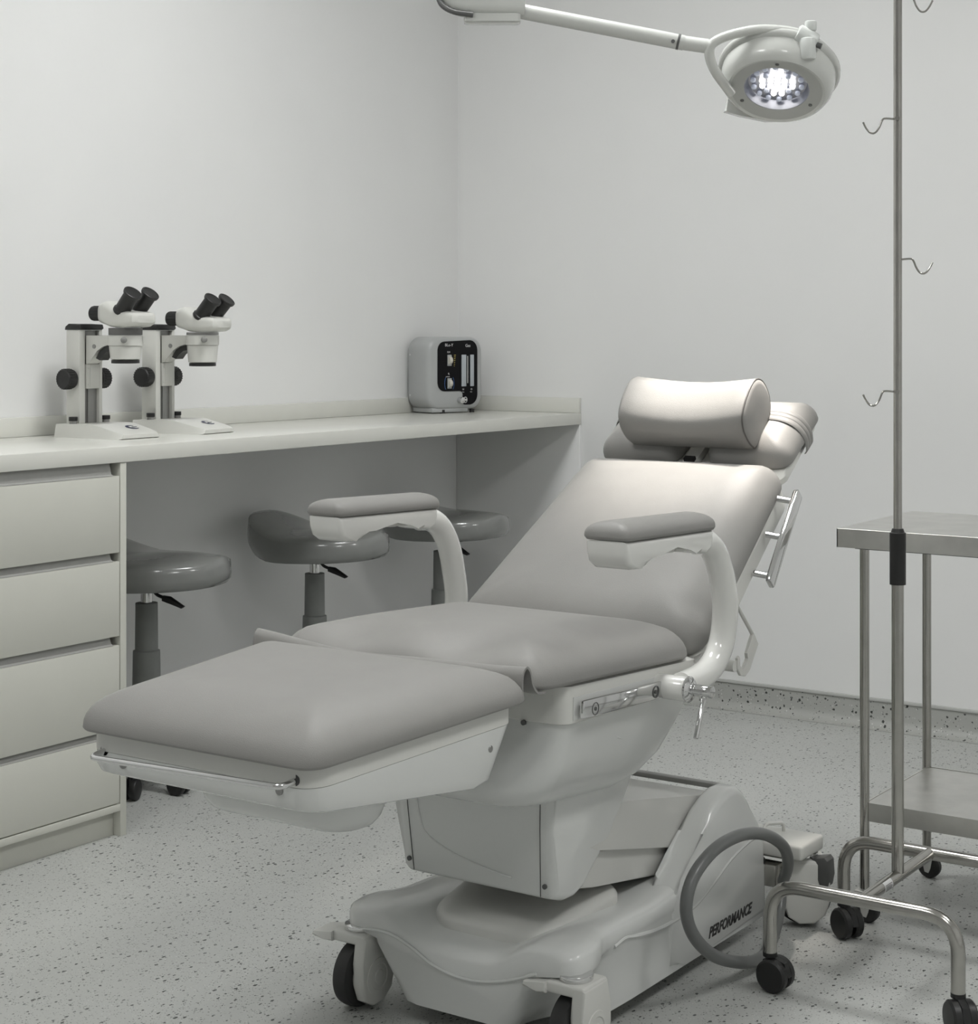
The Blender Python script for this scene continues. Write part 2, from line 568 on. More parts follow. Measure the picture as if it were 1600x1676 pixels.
# ------------------------------------------------------------------ stereo microscopes
def microscope(loc, rz, label, drop=0.0):
    t = thing('stereo_microscope', loc, label, 'microscope', rz, 'stereo microscopes on the worktop')
    # base: flat plate, front half sloping down to a thin rounded nose
    b = nb()
    def base(xs, hy0, z0, z1):
        return [(xs, -hy0, z0), (xs, hy0, z0), (xs, hy0 - .006, z1), (xs, -hy0 + .006, z1)]
    rings = [base(-.032, .066, .002, .028), base(-.028, .070, .0, .032), base(.07, .072, .0, .034), base(.10, .072, .0, .033),
             base(.160, .068, .0, .020), base(.182, .064, .0, .0145), base(.190, .060, .002, .011)]
    loft(b, rings)
    obj('base', b, M['micro'], t)
    # crescent mark on the sloping front
    b = nb()
    pts = []
    for k in range(17):
        a = R(50) + R(260) * k / 16
        pts.append((.0165 * math.cos(a), .0165 * math.sin(a)))
    for k in range(17):
        a = R(310) - R(260) * k / 16
        pts.append((.0050 + .0125 * math.cos(a), .0125 * math.sin(a)))
    sl = -.22
    prism(b, pts, lambda u, v, w_: (.138 - v * .95, .022 + u, .0254 + v * .95 * .2167 + w_), 0, .0006)
    box(b, .1365, .1395, .022, .036, .0252, .0262)
    obj('logo', b, M['logo'], t)
    for s in (-1, 1):       # stage clips: black cap on a pale post
        b = nb(); cyl(b, (.018, s * .052, .030), (.018, s * .052, .040), .009, 20)
        c = obj('clip_post', b, M['micro_grey'], t)
        b = nb(); cyl(b, (.018, s * .052, .040), (.018, s * .052, .050), .0105, 20, .001)
        obj('clip_cap', b, M['black'], c)
    # column with a slot in its front
    b = nb()
    box(b, -.0225, .0225, -.037, -.018, .030, .262, .002)
    box(b, -.0225, .0225, .026, .037, .030, .262, .002)
    box(b, -.0225, .010, -.018, .026, .030, .262)
    obj('column', b, M['micro'], t)
    b = nb(); box(b, .010, .014, -.0175, .0255, .032, .26); box(b, .014, .018, -.005, .012, .032, .20)
    obj('rack', b, M['micro_grey'], t)
    b = nb()
    prism(b, [(-.028, .2625), (.022, .2625), (.027, .266), (.024, .276), (-.015, .278), (-.026, .271)],
          lambda u, v, w_: (u, w_, v), -.038, .038, .003)
    obj('column_cap', b, M['black'], t)
    for s in (-1, 1):       # focus knobs
        b = nb()
        n = 24
        prof = [(.004, 0), (.018, 0), (.0235, .004), (.0245, .010), (.0245, .028), (.022, .031), (.004, .031)]
        lathe(b, prof, (.0, s * .0375, .142), (0, s, 0), 40)
        for k in range(n):
            a = 2 * PI * k / n
            c0 = Vector((.0245 * math.cos(a), 0, .142 + .0245 * math.sin(a)))
            cyl(b, c0 + Vector((0, s * .046, 0)), c0 + Vector((0, s * .066, 0)), .0013, 6)
        obj('focus_knob', b, M['black'], t)
    # sliding carriage, arm and ring holder
    b = nb(); box(b, .0185, .026, -.016, .024, .118, .178, .001); box(b, .026, .0268, -.006, -.0045, .122, .176)
    for z in (.128, .168):
        cyl(b, (.026, -.010, z), (.0272, -.010, z), .0022, 10)
    obj('carriage', b, M['micro'], t)
    b = nb()
    poly = [(.023, .178), (.040, .186), (.060, .212), (.078, .222), (.104, .226), (.104, .249), (.023, .249)]
    prism(b, poly, lambda u, v, w_: (u, w_ + .002, v), -.019, .019, .0015)
    obj('arm', b, M['micro'], t)
    b = nb(); prism(b, [(.052, .193), (.066, .212), (.080, .2205), (.103, .2245), (.103, .211), (.088, .209), (.075, .200), (.065, .188)],
                    lambda u, v, w_: (u, w_ + .002, v), -.014, .014)
    obj('arm_underside', b, M['black'], t)
    b = nb(); cyl(b, (.052, -.0185, .222), (.052, -.0155, .222), .0055, 14); obj('arm_screw', b, M['micro_grey'], t)
    hx = .137               # optical axis
    b = nb(); lathe(b, [(.036, .224), (.041, .2245), (.041, .2485), (.036, .249)], (hx, .002, 0), seg=40); obj('ring_holder', b, M['micro'], t)
    b = nb(); cyl(b, (hx + .030, -.032, .238), (hx + .040, -.042, .238), .0075, 16, .001); obj('ring_screw', b, M['micro_grey'], t)
    b = nb(); lathe(b, [(.033, .2495), (.0395, .250), (.0395, .267 - drop), (.033, .2675 - drop)], (hx, .002, 0), seg=40); obj('ring_collar', b, M['micro_ring'] if drop == 0 else M['micro_grey'], t)
    b = nb(); lathe(b, [(.029, .189 - drop), (.035, .192 - drop), (.0385, .2235)], (hx, .002, 0), seg=40); obj('objective', b, M['micro'], t)
    b = nb(); lathe(b, [(.026, .181 - drop), (.033, .1815 - drop), (.033, .189 - drop), (.026, .1893 - drop)], (hx, .002, 0), seg=40); obj('objective_rim', b, M['black'], t)
    # head
    b = nb()
    def sec(x, hy, z0, z1, r):
        cz, hz = (z0 + z1) / 2 - drop, (z1 - z0) / 2
        return [(x, .002 + u, cz + v) for (u, v) in rr(hy, hz, r, 5, 4)]
    loft(b, [sec(.074, .026, .284, .318, .012), sec(.080, .034, .279, .327, .016), sec(.100, .041, .275, .333, .018),
             sec(.118, .044, .270, .329, .018), sec(.138, .045, .268, .318, .016), sec(.160, .044, .268, .309, .014),
             sec(.185, .042, .270, .306, .012), sec(.197, .038, .275, .303, .010), sec(.202, .030, .280, .297, .008)])
    obj('head', b, M['micro'], t)
    b = nb(); lathe(b, [(.012, 0), (.0165, .001), (.0175, .004), (.0175, .030), (.015, .033), (.004, .0335)], (.0745, -.008, .303 - drop), (-1, -.25, 0), 24)
    for k in range(16):
        a = 2 * PI * k / 16
        x_, y_, d_ = basis((-1, -.25, 0))
        p = Vector((.0745, -.008, .303 - drop)) + (x_ * math.cos(a) + y_ * math.sin(a)) * .0175
        cyl(b, p + d_ * .008, p + d_ * .028, .001, 5)
    obj('zoom_knob', b, M['black'], t)
    for s in (-1, 1):
        d = Vector((.72, s * .04, .80)).normalized()
        p = Vector((.150, .002 + s * .026, .306 - drop))
        b = nb()
        lathe(b, [(.012, -.012), (.021, .0), (.021, .006), (.0185, .008), (.0185, .054), (.0215, .055), (.0225, .058), (.0225, .062),
                  (.0205, .063), (.019, .0615), (.004, .061)], p, d, 32)
        obj('eyepiece', b, M['black'], t)
    return t


m1 = microscope((0.108, -1.700, HC), 0.0, 'white stereo microscope nearest the left edge, raised on a wider grey collar')
m2 = microscope((0.112, -1.458, HC), R(6), 'white stereo microscope standing right of its twin, nearer the grey device', .011)
for m_ in (m1, m2):
    m_.scale = (1.0, 1.0, 0.97)

# ------------------------------------------------------------------ grey flow device in the corner
o = (0.085, -0.20, HC)
t = thing('flowmeter_unit', o, 'grey rounded medical device with black front panel on the worktop in the corner', 'medical device', R(-17))
DX = 0.150
FY = lambda u: -0.20 + u
b = nb()
prof = [(-.065, .020), (-.065, .0), (-.058, -.006), (.040, -.006), (.054, -.002), (.062, .006), (.065, .016)]
rings = []
for (xx, ins) in [(-.045, .010), (-.042, .003), (-.036, .0), (.048, .0), (.057, .002), (.063, .006), (.0655, .012), (.066, .03)]:
    rings.append([(0.085 + xx, -0.20 + u, HC + .010 + .1125 + v) for (u, v) in rr(.106 - ins, .1125 - ins, .042 - ins * .6, 8, 6)])
loft(b, rings)
obj('case', b, M['dev_grey'], t, o)
b = nb(); box(b, 0.045, 0.146, -0.288, -0.150, HC + .003, HC + .0165, .002); obj('stand', b, M['dev_grey'], t, o)
for yy in (-.245, -.130):
    b = nb(); cyl(b, (.140, yy, HC + .0), (.140, yy, HC + .011), .008, 14); obj('foot', b, M['black'], t, o)
fx = 0.1511
FZ = HC + .010
def front(u, v, w_):                       # u right across the panel, v up from the case bottom
    return (fx + w_, -0.20 + u, FZ + v)
b = nb()
pl = []
def arc(cx, cy, r, a0, a1, n=7):
    return [(cx + r * math.cos(R(a0 + (a1 - a0) * i / n)), cy + r * math.sin(R(a0 + (a1 - a0) * i / n))) for i in range(n + 1)]
pl += arc(-.046, .185, .026, 180, 90)
pl += arc(.052, .185, .030, 90, 0)
pl += arc(.052, .045, .030, 0, -90)
pl += arc(.034, .024, .009, 270, 180)
pl += arc(.015, .048, .010, 0, 90)
pl += arc(-.046, .084, .026, 270, 180)
prism(b, pl, front, 0.0, .0022, .0006, 1)
obj('front_panel', b, M['black_gloss'], t, o)
for (u0, u1) in ((.018, .036), (.052, .066)):
    b = nb(); box(b, fx + .0024, fx + .006, -0.20 + u0, -0.20 + u1, FZ + .072, FZ + .170, .0012); obj('flow_tube', b, M['dev_strip'], t, o)
b = nb(); box(b, fx + .0023, fx + .0033, -0.20 + .042, -0.20 + .0445, FZ + .082, FZ + .166); obj('scale_bar', b, M['print_white'], t, o)
for (v0, v1) in ((.136, .170), (.066, .098)):
    b = nb(); box(b, fx + .0023, fx + .0045, -0.20 - .036, -0.20 - .020, FZ + v0, FZ + v1, .001)
    sl = obj('thumb_wheel', b, M['dev_grey'], t, o)
    b = nb(); cyl(b, (fx + .003, -0.20 - .0335, FZ + (v0 + v1) / 2), (fx + .003, -0.20 - .0225, FZ + (v0 + v1) / 2), .0115, 20)
    obj('knob', b, M['dev_knob'], sl, o)
b = nb()
for k in range(7):
    ww = .007 - k * .0008
    box(b, fx + .0022, fx + .0029, -0.20 - .010, -0.20 - .010 + ww, FZ + .168 - k * .0055, FZ + .1695 - k * .0055)
obj('yellow_scale', b, M['print_yellow'], t, o)
for s in (-1, 1):
    b = nb(); tube(b, [(fx + .0026, -0.20 - .028 + s * (.011 + .007 * math.cos(a_)), FZ + .082 + .020 * math.sin(a_)) for a_ in [R(-65 + 13 * k) for k in range(11)]], .0008, 6)
    obj('dial_print', b, M['print_blue'], t, o)
for (txt, u, v, sz) in (('BLo-Y', -.045, .196, .0125), ('0,N', -.036, .176, .0075), ('0,', -.033, .109, .0085), ('switch', -.042, .101, .006), ('Gas', .034, .194, .013),
                        ('N', .023, .060, .008), ('O', .055, .060, .008), ('L/m', .022, .053, .005), ('L/m', .053, .053, .005)):
    b = text_bm(txt, sz, .0006, lambda a_, c_, d_, u=u, v=v: front(u + a_, v + c_, .0022 + d_))
    obj('panel_lettering', b, M['print_white'], t, o)
b = nb(); cyl(b, (fx + .001, -0.20 + .012, FZ + .030), (fx + .020, -0.20 + .012, FZ + .030), .0095, 24, .0015)
kn = obj('outlet_knob', b, M['chrome'], t, o)
b = nb(); tube(b, [(fx + .003, -0.20 + .034 + .0065 * math.cos(2 * PI * k / 24), FZ + .030 + .0085 * math.sin(2 * PI * k / 24)) for k in range(24)], .0013, 8, closed=True)
cyl(b, (fx + .002, -.20 + .034, FZ + .030), (fx + .008, -.20 + .034, FZ + .030), .003, 12)
obj('outlet_ring', b, M['print_white'], t, o)
for v in (.045, .170):
    b = nb(); cyl(b, (0.056, -0.3068, FZ + v), (0.056, -0.305, FZ + v), .003, 12)
    obj('screw', b, M['print_white'], t, o)


# ------------------------------------------------------------------ saddle stools under the worktop
def stool(lip=.056):
    t = thing('saddle_stool', (0, 0, 0), 'grey saddle stool', 'stool', 0, 'saddle stools under the worktop')
    # seat: saddle with a raised back; local x = nose, z = up, centre of column at the origin
    b = nb()
    nu, na = 10, 40
    def plan(a):
        c, s = math.cos(a), math.sin(a)
        ex = 2.6
        x = math.copysign(abs(c) ** (2 / ex), c) * (.205 if c > 0 else .170)
        y = math.copysign(abs(s) ** (2 / ex), s) * .165
        y *= 1 - .16 * max(0, x / .205)
        return x, y
    def top(x, y):
        back = max(0.0, -x - .02) / .165
        z = .040 + lip * back ** 1.6 - .012 * max(0, x / .2) ** 2
        z -= .55 * y * y * (1.2 - .6 * back)
        z += .012 * math.exp(-(y / .05) ** 2) * max(0, x / .2)
        return z
    rings = []
    for k in range(nu, 0, -1):          # underside outwards from the middle ring
        pass
    und = lambda x, y: -.030 + (lip - .006) * (max(0.0, -x - .05) / .135) ** 1.6 - .30 * y * y
    scale_b = [.25, .6, .85, .95]
    scale_t = [.985, .95, .88, .75, .55, .3, .08]
    A = [2 * PI * i / na for i in range(na)]
    for s_ in scale_b:
        rings.append([(plan(a)[0] * s_, plan(a)[1] * s_, und(plan(a)[0] * s_, plan(a)[1] * s_)) for a in A])
    for (s_, m_) in ((.99, .22), (1.0, .5), (.995, .8)):
        rings.append([(plan(a)[0] * s_, plan(a)[1] * s_,
                       und(plan(a)[0] * s_, plan(a)[1] * s_) * (1 - m_) + m_ * (top(plan(a)[0] * s_, plan(a)[1] * s_) - .010)) for a in A])
    for s_ in scale_t:
        e = (1 - s_)
        rings.append([(plan(a)[0] * s_, plan(a)[1] * s_, top(plan(a)[0] * s_, plan(a)[1] * s_) - .008 * math.exp(-e / .04)) for a in A])
    for r_ in rings:
        for i in range(len(r_)):
            r_[i] = (r_[i][0], r_[i][1], r_[i][2] + .530)
    loft(b, rings)
    obj('seat', b, M['stool'], t, smooth=60)
    b = nb()
    box(b, -.045, .035, -.040, .040, .478, .502, .004)
    prism(b, [(.03, .500), (.12, .506), (.15, .500), (.10, .492), (.08, .482), (.04, .488)], lambda u, v, w_: (u, w_, v), -.028, .028, .002)
    mech = obj('tilt_mechanism', b, M['black'], t)
    b = nb()
    tube(b, fillet([(.03, -.03, .488), (.05, -.045, .476), (.075, -.052, .470)], .01), .004, 10)
    prism(b, [(.070, .476), (.088, .474), (.125, .452), (.120, .448), (.085, .460), (.070, .464)], lambda u, v, w_: (u, -.052 + w_, v), -.008, .008, .002)
    obj('lever', b, M['black'], mech)
    b = nb(); cyl(b, (0, 0, .445), (0, 0, .480), .014, 20); obj('piston', b, M['chrome'], t)
    b = nb(); lathe(b, [(.020, .449), (.0265, .4485), (.0265, .440), (.0275, .34), (.0275, .336), (.032, .334), (.0325, .328), (.036, .12), (.03, .118)], seg=28)
    obj('gas_column', b, M['stool_col'], t)
    b = nb()
    for k in range(5):
        a = 2 * PI * k / 5 + R(-12.5)
        c, s = math.cos(a), math.sin(a)
        rings = []
        for (d, hw_, z0, z1) in ((.0, .022, .085, .125), (.03, .022, .085, .122), (.096, .014, .068, .088), (.110, .010, .070, .084)):
            rings.append([(d * c - hw_ * s, d * s + hw_ * c, z0), (d * c + hw_ * s, d * s - hw_ * c, z0),
                          (d * c + hw_ * s, d * s - hw_ * c, z1), (d * c - hw_ * s, d * s + hw_ * c, z1)])
        loft(b, rings)
    obj('star_base', b, M['black'], t)
    for k in range(5):
        a = 2 * PI * k / 5 + R(-12.5)
        c, s = math.cos(a), math.sin(a)
        b = nb()
        for w_ in (-.012, .012):
            cyl(b, (.100 * c - (w_ - .008) * s, .100 * s + (w_ - .008) * c, .025), (.100 * c - (w_ + .008) * s, .100 * s + (w_ + .008) * c, .025), .025, 18, .003)
        cyl(b, (.100 * c, .100 * s, .03), (.100 * c, .100 * s, .075), .006, 10)
        obj('castor', b, M['black'], t)
    return t


st = stool()
st.location = (0.225, -1.610, 0)
st.rotation_euler = (0, 0, R(18))
st['label'] = 'grey film-wrapped saddle stool partly hidden by the drawer cabinet'
for (x, y, a, lb) in ((0.225, -0.985, 12, 'grey saddle stool with its raised seat back showing beside the left armrest, middle stool'),
                      (0.225, -0.398, 4, 'grey saddle stool in the dark corner, half hidden by the chair armrest tube')):
    s2 = copy_tree(st) if a > 5 else stool(.018)
    s2.location = (x, y, 0)
    s2.rotation_euler = (0, 0, R(a))
    s2['label'] = lb

# ------------------------------------------------------------------ treatment chair
CX = 1.69
CO = (CX, -2.0, 0.0)
ch = thing('treatment_chair', CO, 'grey upholstered reclining treatment chair on a white castor base in the middle of the room', 'treatment chair')


def hw(y):
    t_ = min(1.02, max(-.05, (y + 2.975) / .415))
    return .206 + .043 * t_


def zl(y):
    return .560 + .0483 * (y + 2.975)


def part(name, bm, m, parent=None, smooth=35):
    return obj(name, bm, m, parent or ch, CO, smooth)


# --- leg rest
def leg_map(u, v, h):
    y = -2.767 + v
    return (CX + u / .22 * hw(y), y, zl(y) + h)
b = nb()
cushion(b, .226, .214, .034, pad_prof(.052, .100, .010, .214, low=.10), leg_map)
part('leg_cushion', b, M['vinyl'], smooth=60)
b = nb()
rings = []
for (ins, dz) in ((.010, .003), (.008, .001), (.008, -.0255), (.0095, -.0262)):
    rings.append([leg_map(u, v, dz) for (u, v) in rr(.22 - ins, .208 - ins, .034, 7, 6)])
loft(b, rings)
lf = part('leg_frame', b, M['white2'])
b = nb()
def zbot(y):
    return .503 - .100 * (y + 2.97)
rings = []
for (ins, mode, back) in ((.0085, 0, 0.0), (.0085, 1, .045), (.013, 2, .062), (.024, 3, .072)):
    ring = []
    for (u, v) in rr(.22 - ins, .208 - ins, .034, 7, 6):
        vv = v - back * max(0, (v + .1) / .3)
        x, y, z = leg_map(u, vv, -.0262)
        if mode == 0:
            zz = z
        else:
            zz = zbot(y) + (0, .014, .004, 0.0)[mode]
        ring.append((x, y, zz))
    rings.append(ring)
loft(b, rings)
lh = part('leg_housing', b, M['white'])
b = nb()
rings = []
for (zz, ins) in ((.500, .0), (.470, .001), (.452, .006), (.441, .016), (.436, .028), (.4345, .045)):
    rings.append([(1.698 + u, -2.785 + v, zz + .10 * (-2.85 - (-2.785 + v)) * .3) for (u, v) in rr(.146 - ins, .066 - ins, .060, 8, 5)])
loft(b, rings)
part('underside_tray', b, M['white'])
b = nb()
tube(b, fillet([(1.524, -2.960, .536), (1.524, -2.992, .532), (1.860, -2.992, .541), (1.860, -2.960, .544)], .012), .0042, 12)
rod = part('paper_rail', b, M['chrome'])
for p in ((1.5245, .5365), (1.8600, .5445)):
    b = nb(); cyl(b, (p[0], -2.9665, p[1]), (p[0], -2.9655, p[1]), .0075, 18); part('rail_socket', b, M['seam'], rod)
for (p, d) in (((1.561, -2.9675, .522), (0, -1, 0)), ((1.836, -2.9675, .528), (0, -1, 0)), ((1.8955, -2.849, .516), (1, 0, 0)), ((1.9205, -2.628, .525), (1, 0, 0))):
    b = nb(); lathe(b, [(.0055, -.006), (.0055, .0015), (.004, .003), (.001, .0034)], p, d, 14); part('screw', b, M['micro_grey'])

# --- seat
def zs(y):
    return .587 - .047 * (y + 2.53)
def seat_map(u, v, h):
    y = -2.292 + v
    dip = sum(math.exp(-((u - k) / .055) ** 2) for k in (-.115, .095)) * math.exp(-((v + .20) / .06) ** 2)
    return (CX + u, y, zs(y) + h * (1 - .36 * dip))
b = nb()
cushion(b, .249, .240, .045, pad_prof(.060, .115, .008, .240, low=.12), seat_map)
part('seat_cushion', b, M['vinyl'], smooth=60)
# flap of vinyl bridging the gap
b = nb()
sec = [(-2.560, .583), (-2.564, .600), (-2.562, .620), (-2.553, .629), (-2.544, .622), (-2.537, .602), (-2.524, .588), (-2.505, .585)]
sec = [(p.x, p.y) for p in spline([(y, z, 0) for (y, z) in sec], 5)]
nx = 24
def flap(u, k, off):
    y, z = sec[k]
    y2, z2 = sec[min(k + 1, len(sec) - 1)]
    y1, z1 = sec[max(k - 1, 0)]
    n_ = Vector((-(z2 - z1), (y2 - y1))).normalized()
    hgt = max(0, (z - .580) / .036)
    sag = .009 * math.cos(u * PI / 2) + .001 * u
    x = CX + u * .252 - .009
    return Vector((x, y + n_.x * off, z + n_.y * off - sag * hgt + .002 * math.sin(u * 5)))
grid = [[flap(-1 + 2 * i / nx, k, -.0016) for k in range(len(sec))] + [flap(-1 + 2 * i / nx, k, .0016) for k in range(len(sec) - 1, -1, -1)] for i in range(nx + 1)]
loft(b, grid)
part('vinyl_flap', b, M['vinyl'], smooth=50)
# frame under the seat
def ring_xy(hx, y0, y1, r, z, tilt=0.0):
    cy, hy = (y0 + y1) / 2, (y1 - y0) / 2
    return [(CX + u, cy + v, z + tilt * (cy + v + 2.446)) for (u, v) in rr(hx, hy, r, 6, 6)]
b = nb()
loft(b, [ring_xy(.232, -2.440, -2.035, .02, .582, -.05), ring_xy(.240, -2.446, -2.028, .022, .579, -.05),
         ring_xy(.240, -2.446, -2.028, .022, .524, -.03), ring_xy(.236, -2.443, -2.031, .022, .522, -.03)])
part('seat_frame', b, M['white2'])
b = nb()
loft(b, [ring_xy(.234, -2.441, -2.034, .024, .5219, -.03), ring_xy(.230, -2.445, -2.038, .03, .495, -.02), ring_xy(.222, -2.455, -2.045, .04, .460),
         ring_xy(.208, -2.470, -2.070, .05, .430, -.04), ring_xy(.192, -2.472, -2.105, .06, .408, -.07), ring_xy(.170, -2.462, -2.150, .06, .393, -.09),
         ring_xy(.150, -2.440, -2.190, .06, .386, -.09)])
part('seat_shell', b, M['white'], smooth=60)
b = nb()
for k in range(9):
    pass
tube(b, spline([(1.9140, -2.27, .472), (1.9085, -2.22, .456), (1.9040, -2.175, .4425), (1.9035, -2.14, .441), (1.9030, -2.115, .446)], 5), .0018, 8)
part('shell_crease', b, M['white'])
b = nb(); cyl(b, (1.858, -2.4455, .520), (1.858, -2.4495, .520), .004, 14); part('screw', b, M['dark_grey'])
# chrome accessory rail on the seat
b = nb()
rt = Matrix.Rotation(R(-2.5), 3, 'X')
box(b, 1.9365, 1.9445, -2.418, -2.165, .5245, .5515, .0025, 2, rt)
sr = part('side_rail', b, M['chrome'])
for yy, zz in ((-2.385, .5400), (-2.200, .5335)):
    b = nb(); tube(b, [(1.9448, yy + .009 * math.cos(2 * PI * k / 20), zz + .009 * math.sin(2 * PI * k / 20)) for k in range(20)], .0008, 6, closed=True)
    cyl(b, (1.944, yy, zz), (1.9455, yy, zz), .0032, 12); part('rail_bolt', b, M['dark_grey'], sr)
b = nb(); box(b, 1.928, 1.937, -2.405, -2.395, .531, .548); box(b, 1.928, 1.937, -2.19, -2.18, .522, .542); part('rail_spacer', b, M['chrome'], sr)
b = nb(); box(b, 1.9302, 1.9308, -2.425, -2.158, .522, .556, 0, 2, rt); part('rail_recess', b, M['white'], sr)

# --- backrest
BU, BN = Vector((0, .843, .537)), Vector((0, -.537, .843))
B0 = Vector((CX, -2.02, .565))
def bk(u, s_, h):
    return B0 + Vector((u, 0, 0)) + BU * s_ + BN * h
def bw(s_):
    return .245 - .035 * max(0, min(1, s_ / .48))
def back_map(u, v, h):
    s_ = .232 + v
    return bk(u / .235 * bw(s_), s_, h)
b = nb()
cushion(b, .237, .252, .050, pad_prof(.060, .085, .010, .237, low=.14), back_map)
part('back_cushion', b, M['vinyl'], smooth=60)
b = nb()
rings = []
for (ins, h) in ((.014, -.001), (.005, -.001), (.002, -.005), (.002, -.036), (.008, -.044), (.03, -.047)):
    rings.append([back_map(u, v, h) for (u, v) in rr(.235 - ins, .250 - ins, .045, 7, 6)])
loft(b, rings)
part('back_frame', b, M['white2'])
# struts reaching from the frame down to the seat hinge
for s_ in (-1, 1):
    b = nb()
    prism(b, [(.12, -.008), (.03, -.010), (-.03, -.004), (-.055, .018), (-.058, -.012), (-.035, -.034), (.02, -.044), (.12, -.034)],
          lambda u, v, w_, s_=s_: bk(s_ * (.226 + w_), u, v), 0, .010, .003)
    part('back_strut', b, M['white2'])
# chrome rail at the back's right side
b = nb()
a0, a1 = Vector((1.952, -1.806, .657)), Vector((1.942, -1.664, .806))
dd = (a1 - a0).normalized()
def br(u, v, w_):
    n_ = Vector((0, -dd.z, dd.y)).normalized()
    return a0 + dd * u + n_ * v + Vector((1, 0, 0)) * w_
L_ = (a1 - a0).length
prism(b, [(0, -.011), (.006, -.014), (L_ - .006, -.014), (L_, -.011), (L_, .009), (L_ - .006, .012), (.006, .012), (0, .009)], br, -.004, .006, .002)
rl = part('back_side_rail', b, M['chrome'])
for f_ in (.08, .50, .90):
    p = a0 + dd * (L_ * f_)
    b = nb(); cyl(b, p + Vector((-.032, -.004, .004)), p + Vector((-.002, 0, 0)), .006, 14); part('standoff', b, M['chrome'], rl)

# --- head section: two lobes on a white tongue
for s_ in (-1, 1):
    b = nb()
    def lobe(u, v, h, s_=s_):
        q = .595 + v
        inner = max(0, min(1, (v + .088) / .12))
        x = s_ * (.112 + u * (1 - .0) )
        if s_ * x < .06 and v < 0:
            x += s_ * .014 * (1 - inner)
        return bk(x, q, h + .004)
    cushion(b, .094, .092, .030, pad_prof(.052, .060, .004, .092), lobe, 7, 8)
    part('head_cushion', b, M['vinyl'], smooth=60)
b = nb()
rings = []
for (ins, h) in ((.01, .004), (.004, .002), (.0, -.004), (.0, -.016), (.008, -.022)):
    rings.append([bk(u * (1.03 - .06 * (v + .13) / .26), .585 + v, h) for (u, v) in rr(.194 - ins, .110 - ins, .03, 6, 5)])
loft(b, rings)
part('head_frame', b, M['white2'])
b = nb(); prism(b, [(-.014, .49), (.014, .49), (.02, .70), (-.02, .70)], lambda u, v, w_: bk(u, v, w_), .004, .020, .002); part('head_slide', b, M['lift'])
b = nb(); box(b, 0, 1, 0, 1, 0, 1)
for v in b.verts:
    v.co = bk(.002 + (v.co.x - .5) * .022, .497 + v.co.y * .010, .018 + v.co.z * .009)
part('slide_lock', b, M['black'])

# --- armrests
for s_, nm in ((1, 'right'), (-1, 'left')):
    XA = CX + s_ * .285 + (0 if s_ > 0 else -.014)
    yo = -.026 if s_ > 0 else .034
    KL = .83
    zo = .004 if s_ > 0 else .0
    zt = lambda y: .786 + zo - .030 * (y + 2.25 - yo)
    b = nb()
    def arm_pad(u, v, h):
        y = -2.238 + yo + v * KL
        return (XA + u * (1.0 - .10 * (v + .17) / .34), y, zt(y) + h)
    cushion(b, .040, .178, .016, pad_prof(.028, .040, .0, .040, .004, .2, 2.2), arm_pad, 6, 16)
    part('armrest_pad', b, M['vinyl'], smooth=60)
    b = nb()
    poly = [(-.172, -.001), (-.170, -.022), (-.163, -.040), (-.146, -.050), (-.120, -.050), (-.098, -.047), (-.078, -.034), (-.055, -.024), (.02, -.022), (.075, -.022),
            (.098, -.030), (.115, -.040), (.140, -.044), (.160, -.036), (.168, -.020), (.170, -.001)]
    prism(b, poly, lambda u, v, w_: (XA + w_ * (1 - .10 * (u + .17) / .34), -2.238 + yo + u * KL, zt(-2.238 + yo + u * KL) + v * .86), -.036, .036, .009, 4)
    sh = part('armrest_shell', b, M['arm_white'], smooth=50)
    b = nb()
    for yy, zz in ((.035, -.024), (.075, -.026)):
        cyl(b, (XA, -2.238 + yo + yy, zt(-2.2) + zz + .002), (XA, -2.238 + yo + yy, zt(-2.2) + zz - .005), .016, 20, .002)
    part('grip_pocket', b, M['white2'], sh)
    pts = [(-2.105, .762), (-2.070, .757), (-2.038, .738), (-2.012, .700), (-1.998, .655), (-1.994, .610), (-2.004, .575), (-2.030, .550), (-2.070, .538), (-2.130, .534)]
    dx = lambda z: 0.0
    b = nb()
    pt = []
    for (y, z) in pts:
        pt.append((XA - s_ * .010 * max(0, (.65 - z) / .12), y + (-.024 if s_ > 0 else .026), z + zo))
    tube(b, spline(pt, 6), .0215, 20, up=(1, 0, 0))
    part('armrest_tube', b, M['arm_white'], smooth=60)
    b = nb(); cyl(b, (CX + s_ * .236, -2.165, .536), (CX + s_ * .292, -2.165, .536), .0195, 28, .002)
    hb = part('armrest_hub', b, M['arm_white'])
    b = nb(); lathe(b, [(.012, .292), (.0205, .2925), (.0205, .296), (.016, .300), (.0085, .302)], (CX, -2.165, .536), (s_, 0, 0), 28)
    for k in range(10):
        a = 2 * PI * k / 10
        cyl(b, (CX + s_ * .299, -2.165 + .0095 * math.cos(a), .536 + .0095 * math.sin(a)), (CX + s_ * .2965, -2.165 + .019 * math.cos(a), .536 + .019 * math.sin(a)), .0012, 6)
    part('hub_cap', b, M['chrome'], hb)
    b = nb(); cyl(b, (CX + s_ * .300, -2.165, .536), (CX + s_ * .336, -2.165, .536), .0095, 20, .0015)
    cyl(b, (CX + s_ * .322, -2.165, .534), (CX + s_ * .326, -2.203, .470), .0042, 14, .001)
    part('clamp_lever', b, M['chrome'], hb)

